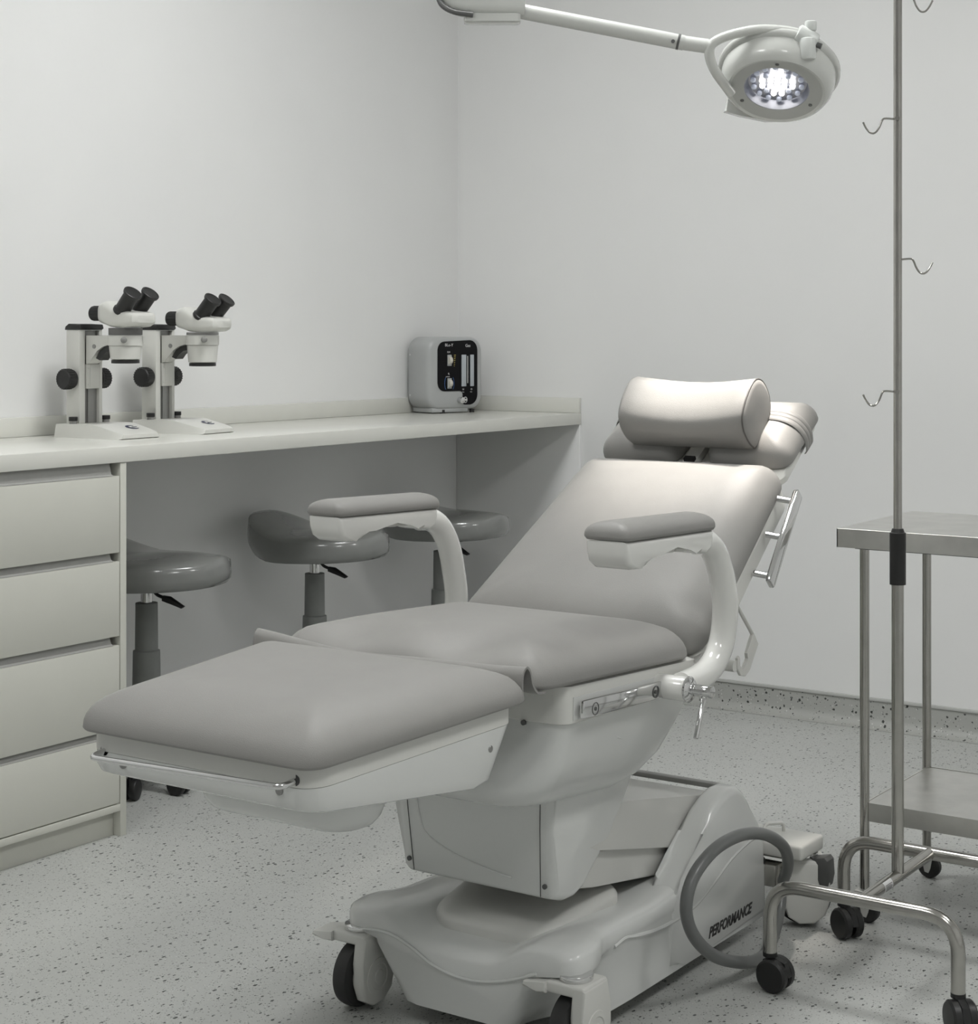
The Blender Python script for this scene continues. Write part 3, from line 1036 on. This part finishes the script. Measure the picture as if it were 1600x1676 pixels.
# --- paper roll holder at the back
b = nb()
cyl(b, (1.82, -1.843, .513), (1.905, -1.843, .513), .010, 18)
tube(b, [(1.905, -1.850, .632), (1.905, -1.775, .560)], .0035, 10)
prism(b, [(-1.775, .564), (-1.755, .540), (-1.790, .498), (-1.808, .490), (-1.826, .494), (-1.838, .508), (-1.838, .526), (-1.832, .530), (-1.828, .524), (-1.830, .512), (-1.822, .504),
          (-1.812, .506), (-1.797, .520), (-1.802, .530), (-1.788, .548)], lambda u, v, w_: (1.905 + w_, u, v), -.003, .003, .001, 1)
part('roll_holder', b, M['white2'])

# --- pedestal, lift arm
b = nb()
poly = [(-2.345, .430), (-2.340, .330), (-2.330, .226), (-2.322, .218), (-2.290, .207), (-2.262, .206), (-2.235, .214), (-2.205, .240), (-2.165, .290), (-2.120, .345), (-2.06, .415)]
def ped(u, v, w_):
    k = (v - .21) / .2
    return (CX + w_ * (1 + .08 * k), u, v)
prism(b, poly, ped, -.146, .146, .016, 4)
pd = part('pedestal', b, M['white'], smooth=50)
def ped_front(z):
    return -2.330 - .010 * min(1, (z - .226) / .104) - .005 * max(0, (z - .33) / .1)
b = nb()
for s_ in (-1, 1):
    tube(b, [(CX + s_ * .122 * (1 + .08 * (z - .21) / .2), ped_front(z) - .0004, z) for z in (.222, .25, .29, .33, .37, .41)], .0008, 6)
part('panel_seam', b, M['seam'], pd)
b = nb()
tube(b, spline([(1.575, -2.3445, .400), (1.580, -2.3425, .350), (1.588, -2.3375, .305), (1.600, -2.3355, .285), (1.65, -2.3335, .263), (1.72, -2.3325, .248), (1.76, -2.3320, .243)], 6), .0018, 8)
part('panel_crease', b, M['white'], pd)
for p in ((1.560, -2.3315, .240), (1.822, -2.3315, .240)):
    b = nb(); cyl(b, p, (p[0], p[1] - .003, p[2]), .004, 12); part('screw', b, M['dark_grey'], pd)
b = nb()
poly = [(-2.22, .338), (-2.10, .325), (-1.80, .270), (-1.76, .262), (-1.74, .235), (-1.80, .190), (-1.92, .205), (-2.16, .258), (-2.25, .275)]
prism(b, poly, lambda u, v, w_: (CX + w_, u, v), -.150, .150, .008, 3)
part('lift_cover', b, M['lift'])
b = nb()
poly = [(-2.25, .272), (-2.16, .256), (-1.92, .203), (-1.80, .188), (-1.80, .158), (-1.90, .156), (-2.20, .206), (-2.25, .215)]
prism(b, poly, lambda u, v, w_: (CX + w_, u, v), -.140, .140, .006, 3)
part('lift_arm', b, M['lift'])
b = nb(); box(b, CX - .150, CX + .150, -1.775, -1.757, .272, .281, .002)
part('cover_trim', b, M['micro_grey'])

# --- wheeled base
def sm(a, b_, x):
    t_ = max(0, min(1, (x - a) / (b_ - a)))
    return t_ * t_ * (3 - 2 * t_)
def base_ring(y, wb, wm, wt, ze, zc, ins=0.0):
    r_ = []
    zb = .032
    for (w_, z) in ((wb, zb), (wb + .35 * (wm - wb), zb + .35 * (.118 - zb)), (wm - .004, .112), (wm, .122), (wt - .002, .130), (wt, .136), (wt, ze - .010)):
        r_.append((CX + w_, y, z))
    n = 24
    for k in range(n + 1):
        u = 1 - 2 * k / n
        x = u * (wt - .006)
        au = abs(x) / .2
        z = zc + (ze - zc) * sm(.30, .74, au)
        r_.append((CX + x, y, z - (.003 if k in (0, n) else 0)))
    for (w_, z) in reversed(((wb, zb), (wb + .35 * (wm - wb), zb + .35 * (.118 - zb)), (wm - .004, .112), (wm, .122), (wt - .002, .130), (wt, .136), (wt, ze - .010))):
        r_.append((CX - w_, y, z))
    return r_
b = nb()
loft(b, [base_ring(-2.392, .070, .150, .196, .158, .118), base_ring(-2.398 + .012, .094, .158, .212, .163, .127),
         base_ring(-2.37, .108, .164, .222, .166, .134), base_ring(-2.34, .116, .168, .224, .168, .138), base_ring(-2.31, .130, .172, .218, .168, .139),
         base_ring(-2.285, .160, .182, .206, .167, .140), base_ring(-2.262, .186, .192, .200, .166, .142), base_ring(-2.24, .196, .198, .200, .165, .146),
         base_ring(-2.18, .198, .199, .200, .164, .156), base_ring(-2.10, .198, .199, .200, .162, .160), base_ring(-2.02, .198, .199, .200, .166, .160),
         base_ring(-1.92, .198, .199, .200, .178, .155), base_ring(-1.80, .198, .199, .200, .180, .150), base_ring(-1.69, .198, .199, .200, .135, .130),
         base_ring(-1.682, .190, .192, .194, .130, .125)])
bs = part('base_cover', b, M['white'], smooth=60)
# padded hump rising from the front saddle to the pedestal
b = nb()
rings = []
for (ins, dz) in ((0, -.02), (0, .0), (.003, .006), (.010, .010), (.03, .013), (.06, .014)):
    ring = []
    for (u, v) in rr(.112 - ins, .115 - ins, .050, 6, 4):
        yy = -2.215 + v
        ring.append((CX + .012 + u * (1 + .25 * (v + .115) / .23), yy, .150 + .13 * (v + .115) + dz))
    rings.append(ring)
loft(b, rings)
part('base_hump', b, M['lift'], bs, 60)
# wave grooves
b = nb()
tube(b, spline([(1.480, -2.3905, .128), (1.556, -2.394, .136), (1.605, -2.3945, .124), (1.648, -2.394, .104), (1.695, -2.393, .094), (1.745, -2.394, .096), (1.80, -2.394, .110), (1.845, -2.394, .128)], 6), .0028, 8)
tube(b, spline([(1.8885, -2.235, .132), (1.8885, -2.20, .136), (1.8885, -2.16, .128), (1.8885, -2.10, .120), (1.8885, -2.03, .118), (1.8885, -1.96, .124), (1.8885, -1.90, .142), (1.8885, -1.83, .168), (1.8885, -1.76, .182), (1.8885, -1.72, .183)], 6), .0036, 8)
part('moulded_ridge', b, M['white'], bs)
# tall side fins round the lift arm pivot
for s_ in (-1, 1):
    b = nb()
    poly = [(-2.06, .040), (-2.05, .150), (-2.01, .170), (-1.970, .200), (-1.935, .238), (-1.905, .268), (-1.870, .284), (-1.835, .293), (-1.800, .292), (-1.775, .278), (-1.750, .252),
            (-1.720, .205), (-1.700, .165), (-1.684, .125), (-1.682, .034), (-2.0, .034)]
    prism(b, poly, lambda u, v, w_, s_=s_: (CX + s_ * (.152 + w_), u, v), 0, .0484, .014, 4)
    fin = part('pivot_cover', b, M['white'], None, 50)
    if s_ > 0:
        bt = text_bm('PERFORMANCE', .0255, .0006, lambda u, v, w_: (CX + .2004 + w_, -1.916 + u, .054 + v), .35, .93, .0008)
        part('lettering', bt, M['print_black'], fin)
# rear crossbar, platform
b = nb()
for (x0, x1) in ((1.70, 1.955), (1.425, 1.68)):
    box(b, x0, x1, -1.675, -1.575, .136, .164, .006, 3)
part('rear_platform', b, M['white2'])
b = nb(); box(b, 1.47, 1.91, -1.690, -1.655, .085, .125, .003); cyl(b, (1.46, -1.635, .135), (1.92, -1.635, .135), .012, 16); cyl(b, (1.46, -1.640, .105), (1.92, -1.640, .105), .010, 16)
part('crossbar', b, M['steel'])
b = nb(); tube(b, fillet([(1.86, -1.64, .160), (1.86, -1.625, .180), (1.885, -1.60, .180), (1.885, -1.60, .162)], .008), .0035, 8); part('release_pedal', b, M['white2'])


def castor(x, y, kind, rz=0.0):
    """white castor, wheel rolling along its own y, turned by rz"""
    r_ = .053
    rot = Matrix.Rotation(rz, 3, 'Z')
    piv = Vector((x, y, 0))
    def turn(bm):
        for v in bm.verts:
            v.co = piv + rot @ (v.co - piv)
        return bm
    b = nb()
    box(b, x - .034, x + .034, y - .034, y + .036, .1085, .1255, .004, 3)         # top of the fork
    if kind == 'front':
        prism(b, [(-.072, .112), (-.070, .119), (-.030, .1245), (-.030, .1085), (-.045, .1085)], lambda u, v, w_: (x + u, y + w_, v), -.040, .014, .003)
    sides = ((x + .014, x + .034),)
    for (x0, x1) in sides:
        prism(b, [(-.034, .122), (.036, .122), (.046, .085), (.047, .055), (.038, .026), (.018, .010), (-.010, .008), (-.030, .020), (-.040, .045), (-.038, .08)],
              lambda u, v, w_: (w_, y + u, v), x0, x1 + (.0012 if x1 > x else 0), .004, 3)
    f_ = part('castor_fork', turn(b), M['white2'])
    b = nb()
    lathe(b, [(.030, -.016), (.046, -.0155), (.0515, -.012), (r_, -.006), (r_, .006), (.0515, .012), (.046, .0155), (.030, .016)], (x - .004, y - .002, r_), (1, 0, 0), 40)
    wh = part('wheel', turn(b), M['rubber'], f_)
    b = nb(); lathe(b, [(.004, -.018), (.018, -.0175), (.020, -.0165), (.034, -.0165), (.034, .0165), (.004, .0175)], (x - .004, y - .002, r_), (1, 0, 0), 32)
    part('hub', turn(b), M['white2'], wh)
    if kind == 'front':
        b = nb(); lathe(b, [(.004, .0370), (.010, .0370), (.0115, .0358), (.020, .0358), (.0215, .0370), (.030, .0366), (.031, .0340)], (x, y + .002, r_), (1, 0, 0), 32)
        part('cheek_disc', turn(b), M['white2'], f_)
    b = nb(); cyl(b, (x, y, .1257), (x, y, .134), .027, 24, .001); part('swivel_ring', b, M['chrome'], f_)
    return f_


castor(1.493, -2.375, 'front')
castor(1.900, -2.368, 'front')
for x in (1.925, 1.455):
    f_ = castor(x, -1.600, 'rear', R(-62))
    b = nb()
    prism(b, [(.020, .128), (.046, .134), (.052, .128), (.054, .100), (.050, .080), (.038, .076), (.032, .100), (.022, .112)], lambda u, v, w_: (x + .004 + u, -1.600 + w_, v), -.020, .012, .003)
    part('brake_pedal', b, M['dark_grey'], f_)

# --- looped grey hose at the base
b = nb()
hp = [(1.925, -1.690, .100), (1.945, -1.712, .140), (1.958, -1.755, .182), (1.962, -1.815, .216), (1.963, -1.885, .240), (1.963, -1.965, .2515), (1.962, -2.045, .246), (1.960, -2.108, .218),
      (1.958, -2.125, .172), (1.958, -2.095, .120), (1.960, -2.025, .069), (1.964, -1.930, .032), (1.955, -1.840, .013), (1.935, -1.760, .013), (1.915, -1.690, .030), (1.905, -1.655, .062), (1.900, -1.650, .095)]
tube(b, spline(hp, 6), .0105, 14)
part('hose_loop', b, M['hose'], smooth=60)

# ------------------------------------------------------------------ neck pillow strapped to the head section
b = nb()
PO = Vector((1.698, -1.600, .947))
PS = [(-.058, -.040), (-.065, -.020), (-.067, .002), (-.064, .024), (-.052, .043), (-.030, .053), (-.004, .057), (.022, .057), (.042, .050), (.056, .034),
      (.062, .010), (.058, -.018), (.040, -.040), (.010, -.046), (-.030, -.047)]
PS = [(p.x, p.y) for p in spline([(a_, c_, 0) for (a_, c_) in PS] + [(PS[0][0], PS[0][1], 0)], 4)][:-1]
PU, PN = Vector((0, .70, .714)).normalized(), Vector((0, -.714, .70)).normalized()
def pil(x, k, scale):
    p, q = PS[k]
    sag = .016 * math.cos(min(1, abs(x) / .135) * PI / 2)
    q2 = q - (sag if q > 0 else sag * .25) * max(0, q / .06 + .3)
    return PO + Vector((x, 0, 0)) + PU * (p * scale) + PN * (q2 * scale)
rings = []
for (x, s_) in ((-.138, .30), (-.137, .80), (-.134, .94), (-.128, .99), (-.10, 1), (-.06, 1), (-.02, 1), (.02, 1), (.06, 1), (.10, 1), (.128, .99), (.134, .94), (.137, .80), (.138, .30)):
    rings.append([pil(x, k, s_) for k in range(len(PS))])
loft(b, rings)
pl_ = tag(obj('neck_pillow', b, M['vinyl'], None, PO, 60), 'grey bolster neck pillow strapped onto the head section of the chair', 'pillow')
b = nb(); tube(b, [pil(.1325, k, .968) for k in range(len(PS))], .0016, 8, closed=True); obj('piping', b, M['piping'], pl_, PO)
# strap round the head cushions: flat webbing with stitched ridges
for s_ in (-1, 1):
    b = nb()
    path = spline([(u, h, 0) for (u, h) in ((.10, .0595), (.145, .0590), (.170, .0555), (.190, .0450), (.202, .0280), (.2065, .010), (.2035, -.012), (.198, -.020))], 5)
    rings = []
    for i, q in enumerate(path):
        q0, q1 = path[max(0, i - 1)], path[min(len(path) - 1, i + 1)]
        tn = (q1 - q0).normalized()
        nn = Vector((-tn.y, tn.x))
        if nn.y < 0 and i == 0:
            nn = -nn
        ws = [0, .003, .0115, .0125, .0135, .0225, .0235, .0245, .034, .037]
        hs_ = [0, .0022, .0024, .0014, .0024, .0024, .0014, .0024, .0022, 0]
        rings.append([bk(s_ * (q.x + nn.x * h), .588 + w_, q.y + .002 + nn.y * h) for (w_, h) in zip(ws, hs_)])
    loft(b, rings)
    obj('strap', b, M['vinyl'], pl_, PO, 60)

# ------------------------------------------------------------------ examination lamp
LH = Vector((1.842, -1.540, 1.562))          # centre of the light face
LD = Vector((.134, -.515, -.847)).normalized()   # beam direction
lo = (1.345, -1.745, CEIL)
t = thing('examination_lamp', lo, 'white round LED examination lamp on a jointed arm above the chair head', 'lamp')
b = nb()
lathe(b, [(.020, -.098), (.070, -.095), (.105, -.084), (.123, -.070), (.130, -.060), (.130, -.053), (.124, -.046), (.10, -.044)], LH, LD, 56)
hd = obj('lamp_head', b, M['lamp_white'], t, lo, 50)
b = nb()
ring_lathe(b, [(.098, -.044), (.121, -.046), (.1205, -.030), (.117, -.014), (.110, -.002), (.103, .003), (.097, .001), (.096, -.006)], LH, LD, 56)
obj('lamp_bezel', b, M['lamp_white'], t, lo, 50)
b = nb()
x_, y_, d_ = basis(LD)
def ringface(bm, r0, r1, h0, h1, seg=56):
    loft(bm, [[LH + LD * h + (x_ * math.cos(2 * PI * k / seg) + y_ * math.sin(2 * PI * k / seg)) * r for k in range(seg)] for (r, h) in
              ((r0, h0 - .004), (r0, h0), (r1, h1), (r1, h1 - .004), (r0, h0 - .004))], False, False)
ringface(b, .097, .070, .001, -.003)
fr = obj('front_ring', b, M['lamp_ring'], t, lo)
b = nb()
lathe(b, [(.066, -.032), (.0705, -.004), (.0685, -.004), (.062, -.024), (.002, -.026)], LH, LD, 48)
obj('reflector', b, M['reflector'], t, lo)
# LED lenses: lit cluster in the middle, paler lenses round it
leds, dim = [], []
for (n, rad, lit) in ((1, 0, 1), (6, .017, 1), (12, .033, 2), (14, .052, 0)):
    for k in range(n):
        a = 2 * PI * k / n + rad * 20
        p = LH + LD * (-.018) + (x_ * math.cos(a) + y_ * math.sin(a)) * rad
        (leds if (lit == 1 or (lit == 2 and k % 3 != 0)) else dim).append(p)
for p in leds:
    b = nb(); lathe(b, [(.0062, -.004), (.0062, .001), (.0045, .0035), (.001, .0045)], p, LD, 14); obj('led', b, M['led'], t, lo)
for p in dim:
    b = nb(); lathe(b, [(.0058, -.004), (.0058, .001), (.0042, .003), (.001, .004)], p, LD, 14); obj('led_lens', b, M['led_dim'], t, lo)
for a in (200, 320, 80):
    p = LH + LD * (-.001) + (x_ * math.cos(R(a)) + y_ * math.sin(R(a))) * .084
    b = nb(); lathe(b, [(.0042, -.004), (.0042, .001), (.002, .002)], p, LD, 12); obj('screw', b, M['dark_grey'], t, lo)
# yoke: half ring from the arm end round the back of the head to the joint
CR = Vector((math.cos(.6001), math.sin(.6001), 0))      # along the arm
CF = Vector((-math.sin(.6001), math.cos(.6001), 0))
def lp(a_, c_, z_):
    return LH + CR * a_ + CF * c_ + Vector((0, 0, z_))
b = nb()
tube(b, spline([lp(-.095, .010, -.005), lp(-.138, -.035, .042), lp(-.148, -.05, .082), lp(-.120, -.055, .104), lp(-.055, -.065, .118), lp(.000, -.070, .116), lp(.034, -.070, .110)], 8), .0105, 14)
obj('yoke', b, M['lamp_white'], t, lo, 60)
b = nb()
cyl(b, lp(.030, -.072, .110), lp(.070, -.070, .088), .021, 24, .004)
cyl(b, lp(.050, -.085, .098), lp(.052, -.085, .052), .017, 24, .006)
jt = obj('pivot_joint', b, M['lamp_cap'], t, lo)
b = nb(); cyl(b, lp(.056, -.071, .100), lp(.060, -.071, .122), .009, 16); cyl(b, lp(.060, -.071, .114), lp(.060, -.072, .136), .0125, 20, .004)
obj('handle_knob', b, M['lamp_cap'], jt, lo)
b = nb(); cyl(b, lp(.066, -.080, .086), lp(.080, -.084, .080), .006, 12); obj('screw', b, M['dark_grey'], jt, lo)
b = nb()
prism(b, [(-.088, .005), (-.090, -.030), (-.096, -.037), (-.060, -.047), (-.005, -.058), (.02, -.058), (.0, -.02), (-.05, .01)], lambda u, v, w_: lp(u, .100 + w_, v + .006), 0, .03, .002)
obj('lower_bracket', b, M['lamp_white'], t, lo)
# arm tube and spring-arm housing
JA = lp(-.610, 0.0, .154)
b = nb(); tube(b, [lp(-.145, -.045, .086), lp(-.200, -.03, .0965)], .0155, 20); tube(b, [lp(-.200, -.03, .0965), lp(-.56, .0, .172)], .0165, 20)
obj('arm_tube', b, M['lamp_white'], t, lo)
b = nb(); tube(b, [lp(-.214, -.0285, .0995), lp(-.209, -.029, .0983)], .0172, 20)
cyl(b, lp(-.225, -.045, .097), lp(-.225, -.049, .097), .004, 10)
obj('arm_collar', b, M['dark_grey'], t, lo)
b = nb()
rings = []
for (a_, hz, hc, cz) in ((-.535, .024, .024, .150), (-.54, .030, .030, .156), (-.60, .036, .034, .163), (-.66, .042, .036, .170), (-.69, .040, .034, .176), (-.71, .030, .026, .182), (-.716, .016, .014, .184)):
    rings.append([lp(a_, v, cz + .029 + u) for (u, v) in rr(hz, hc, .020, 6, 3)])
loft(b, rings)
hs = obj('arm_housing', b, M['lamp_white'], t, lo, 50)
b = nb()
tube(b, spline([lp(-.645, -.032, .156), lp(-.685, -.030, .162), lp(-.712, -.024, .179), lp(-.722, -.015, .209)], 6), .006, 10)
obj('housing_gasket', b, M['dark_grey'], hs, lo)
b = nb(); box(b, 0, 1, 0, 1, 0, 1, .12, 2)
for v in b.verts:
    v.co = lp(-.665 + v.co.x * .12, -.030 + v.co.y * .05, .141 + v.co.z * .02)
obj('housing_lip', b, M['lamp_white'], hs, lo)
# the head and arm are a touch smaller than the figures above
LS = .90
lhl = LH - Vector(lo)
for o_ in [c for c in t.children_recursive if c.type == 'MESH']:
    for v in o_.data.vertices:
        v.co = lhl + (v.co - lhl) * LS
JB = LH + (lp(-.655, 0, .219) - LH) * LS
b = nb(); cyl(b, (JB.x, JB.y, JB.z), (JB.x, JB.y, CEIL - .05), .022, 24); obj('ceiling_pole', b, M['lamp_white'], t, lo)
b = nb(); cyl(b, (JB.x, JB.y, CEIL - .055), (JB.x, JB.y, CEIL - .001), .07, 32, .006); obj('ceiling_rose', b, M['lamp_white'], t, lo)
sd = bpy.data.lights.new('lamp_beam', 'SPOT')
sd.energy = SPOT_W
sd.color = (1.0, 0.93, 0.86)
sd.spot_size = R(39)
sd.spot_blend = 0.8
sd.shadow_soft_size = 0.035
so = bpy.data.objects.new('lamp_beam', sd)
so.location = LH + LD * .012
tgt = Vector((1.725, -1.610, .88))
so.rotation_euler = (tgt - so.location).to_track_quat('-Z', 'Y').to_euler()
COL.objects.link(so)

# ------------------------------------------------------------------ stainless table
to = (2.35, -1.37, 0.0)
t = thing('instrument_table', to, 'stainless steel two-tier trolley table behind the drip stand', 'table')
TX0, TX1, TY0, TY1, TZ = 1.972, 2.75, -1.556, -1.175, .733
b = nb()
box(b, TX0, TX1, TY0, TY1, TZ - .0015, TZ, .0006, 1)
for (x0, x1, y0, y1) in ((TX0, TX1, TY0, TY0 + .002), (TX0, TX1, TY1 - .002, TY1), (TX0, TX0 + .002, TY0, TY1), (TX1 - .002, TX1, TY0, TY1)):
    box(b, x0, x1, y0, y1, TZ - .035, TZ - .0003)
obj('tabletop', b, M['steel_brushed'], t, to)
b = nb(); box(b, TX0 + .03, TX1 - .03, TY0 + .015, TY1 - .015, TZ - .038, TZ - .032); obj('top_brace', b, M['dark_grey'], t, to)
b = nb()
box(b, TX0 + .044, TX1 - .046, TY0 + .030, TY1 - .03, .219, .2215)
for (x0, x1, y0, y1) in ((TX0 + .046, TX1 - .046, TY0 + .026, TY0 + .029), (TX0 + .046, TX1 - .046, TY1 - .029, TY1 - .026), (TX0 + .044, TX0 + .047, TY0 + .03, TY1 - .03)):
    box(b, x0, x1, y0, y1, .188, .2225)
obj('shelf', b, M['steel_brushed'], t, to)
for x in (TX0 + .044, TX1 - .044):
    for y in (-1.529, -1.205):
        b = nb(); cyl(b, (x, y, .062), (x, y, TZ - .032), .0088, 20)
        lg = obj('leg', b, M['steel'], t, to)
        b = nb(); box(b, x - .016, x + .016, y - .013, y + .013, .055, .059, .001)
        prism(b, [(-.014, .056), (.012, .056), (.006, .022), (.002, .012), (-.006, .014), (-.010, .030)], lambda u, v, w_: (x + .006 + u, y + w_, v), -.0135, -.0115)
        prism(b, [(-.014, .056), (.012, .056), (.006, .022), (.002, .012), (-.006, .014), (-.010, .030)], lambda u, v, w_: (x + .006 + u, y + w_, v), .0115, .0135)
        cy = obj('castor_yoke', b, M['lift'], lg, to)
        b = nb(); lathe(b, [(.010, -.0095), (.0195, -.009), (.0225, -.006), (.0225, .006), (.0195, .009), (.010, .0095)], (x + .006, y, .0226), (0, 1, 0), 28)
        obj('castor_wheel', b, M['rubber'], lg, to)

# ------------------------------------------------------------------ drip stand
io = (2.178, -1.78, 0.0)
t = thing('drip_stand', io, 'stainless steel drip stand with wire hooks and black grip, on four black castors', 'drip stand')
ZB = .178
for y in (-1.937, -1.626):
    b = nb(); tube(b, fillet([(2.016, y, .062), (2.016, y, ZB), (2.338, y, ZB), (2.338, y, .062)], .058, 8), .0115, 18, up=(0, 1, 0))
    obj('base_bar', b, M['steel'], t, io)
    for x in (2.016, 2.338):
        b = nb()
        cyl(b, (x, y, .056), (x, y, .063), .012, 18); cyl(b, (x, y, .036), (x, y, .058), .007, 14)
        a = R(86) if (x < 2.2 and y < -1.8) else (R(58) if x < 2.2 else R(42))
        ax = Vector((math.cos(a), math.sin(a), 0))
        cc = Vector((x, y, .028)) + Vector((-ax.y, ax.x, 0)) * -.010
        for s_ in (-1, 1):
            lathe(b, [(.006, .004), (.024, .004), (.0275, .007), (.0275, .017), (.024, .0205), (.006, .0215)], cc, ax * s_, 28)
        prism(b, [(-.028, .028), (-.020, .050), (.0, .057), (.020, .050), (.026, .034), (.0, .03)], lambda u, v, w_: cc + Vector((-ax.y, ax.x, 0)) * u + Vector((0, 0, v - .028)) + ax * w_, -.006, .006)
        obj('castor', b, M['black'], t, io)
b = nb(); cyl(b, (2.178, -1.937, ZB), (2.178, -1.626, ZB), .0105, 18)
cb = obj('crossbar', b, M['steel'], t, io)
b = nb()
for (y0, y1) in ((-1.862, -1.828),):
    rings = []
    for y in (y0, y1):
        rings.append([(2.178 + .0110 * math.cos(R(a)), y, ZB + .0110 * math.sin(R(a))) for a in range(-60, 61, 12)] +
                     [(2.178 + .0106 * math.cos(R(a)), y, ZB + .0106 * math.sin(R(a))) for a in range(60, -61, -12)])
    loft(b, rings)
lbl = obj('label_sticker', b, M['print_white'], cb, io)
b = nb()
for (a, l0, l1) in ((24, .003, .030), (12, .003, .026), (0, .004, .031), (-12, .003, .028), (-26, .003, .029)):
    ca_, sa_ = math.cos(R(a)), math.sin(R(a))
    box(b, 2.178 + .01105 * ca_ - .0003, 2.178 + .01105 * ca_ + .0003, -1.862 + l0, -1.862 + l1, ZB + .0110 * sa_ - .0004, ZB + .0110 * sa_ + .0004)
obj('label_print', b, M['print_black'], cb, io)
b = nb(); cyl(b, (2.178, -1.78, ZB + .006), (2.178, -1.78, .675), .0103, 20); obj('lower_pole', b, M['steel'], t, io)
b = nb(); cyl(b, (2.178, -1.78, .74), (2.178, -1.78, 1.80), .0072, 20); up_ = obj('upper_pole', b, M['steel'], t, io)
b = nb(); lathe(b, [(.0105, .671), (.0136, .6715), (.0136, .759), (.0115, .760), (.0095, .766), (.0075, .7665)], (2.178, -1.78, 0), seg=24); obj('grip_sleeve', b, M['black'], t, io)
DX_ = Vector((.86, .51, 0)).normalized()
for (z, s_, sc_) in ((1.460, -1, 1), (1.222, 1, 1), (.998, -1, 1), (1.665, 1, .8)):
    b = nb()
    p0 = Vector((2.178, -1.78, z))
    pp = [(0, 0), (.016, .001), (.021, -.002), (.026, -.014), (.033, -.023), (.041, -.023), (.048, -.015), (.053, -.005)]
    tube(b, spline([p0 + DX_ * (s_ * (.005 + a_) * 1.0) + Vector((0, 0, c_)) for (a_, c_) in pp], 5), .0017, 10)
    if s_ < 0:
        cyl(b, p0 + Vector((.002, -.0072, 0)), p0 + Vector((.003, -.0105, 0)), .004, 12)
    obj('hook', b, M['steel'], t, io)

for o_ in list(bpy.data.objects):
    if o_.type == 'MESH' and not o_.data.vertices:
        bpy.data.objects.remove(o_)
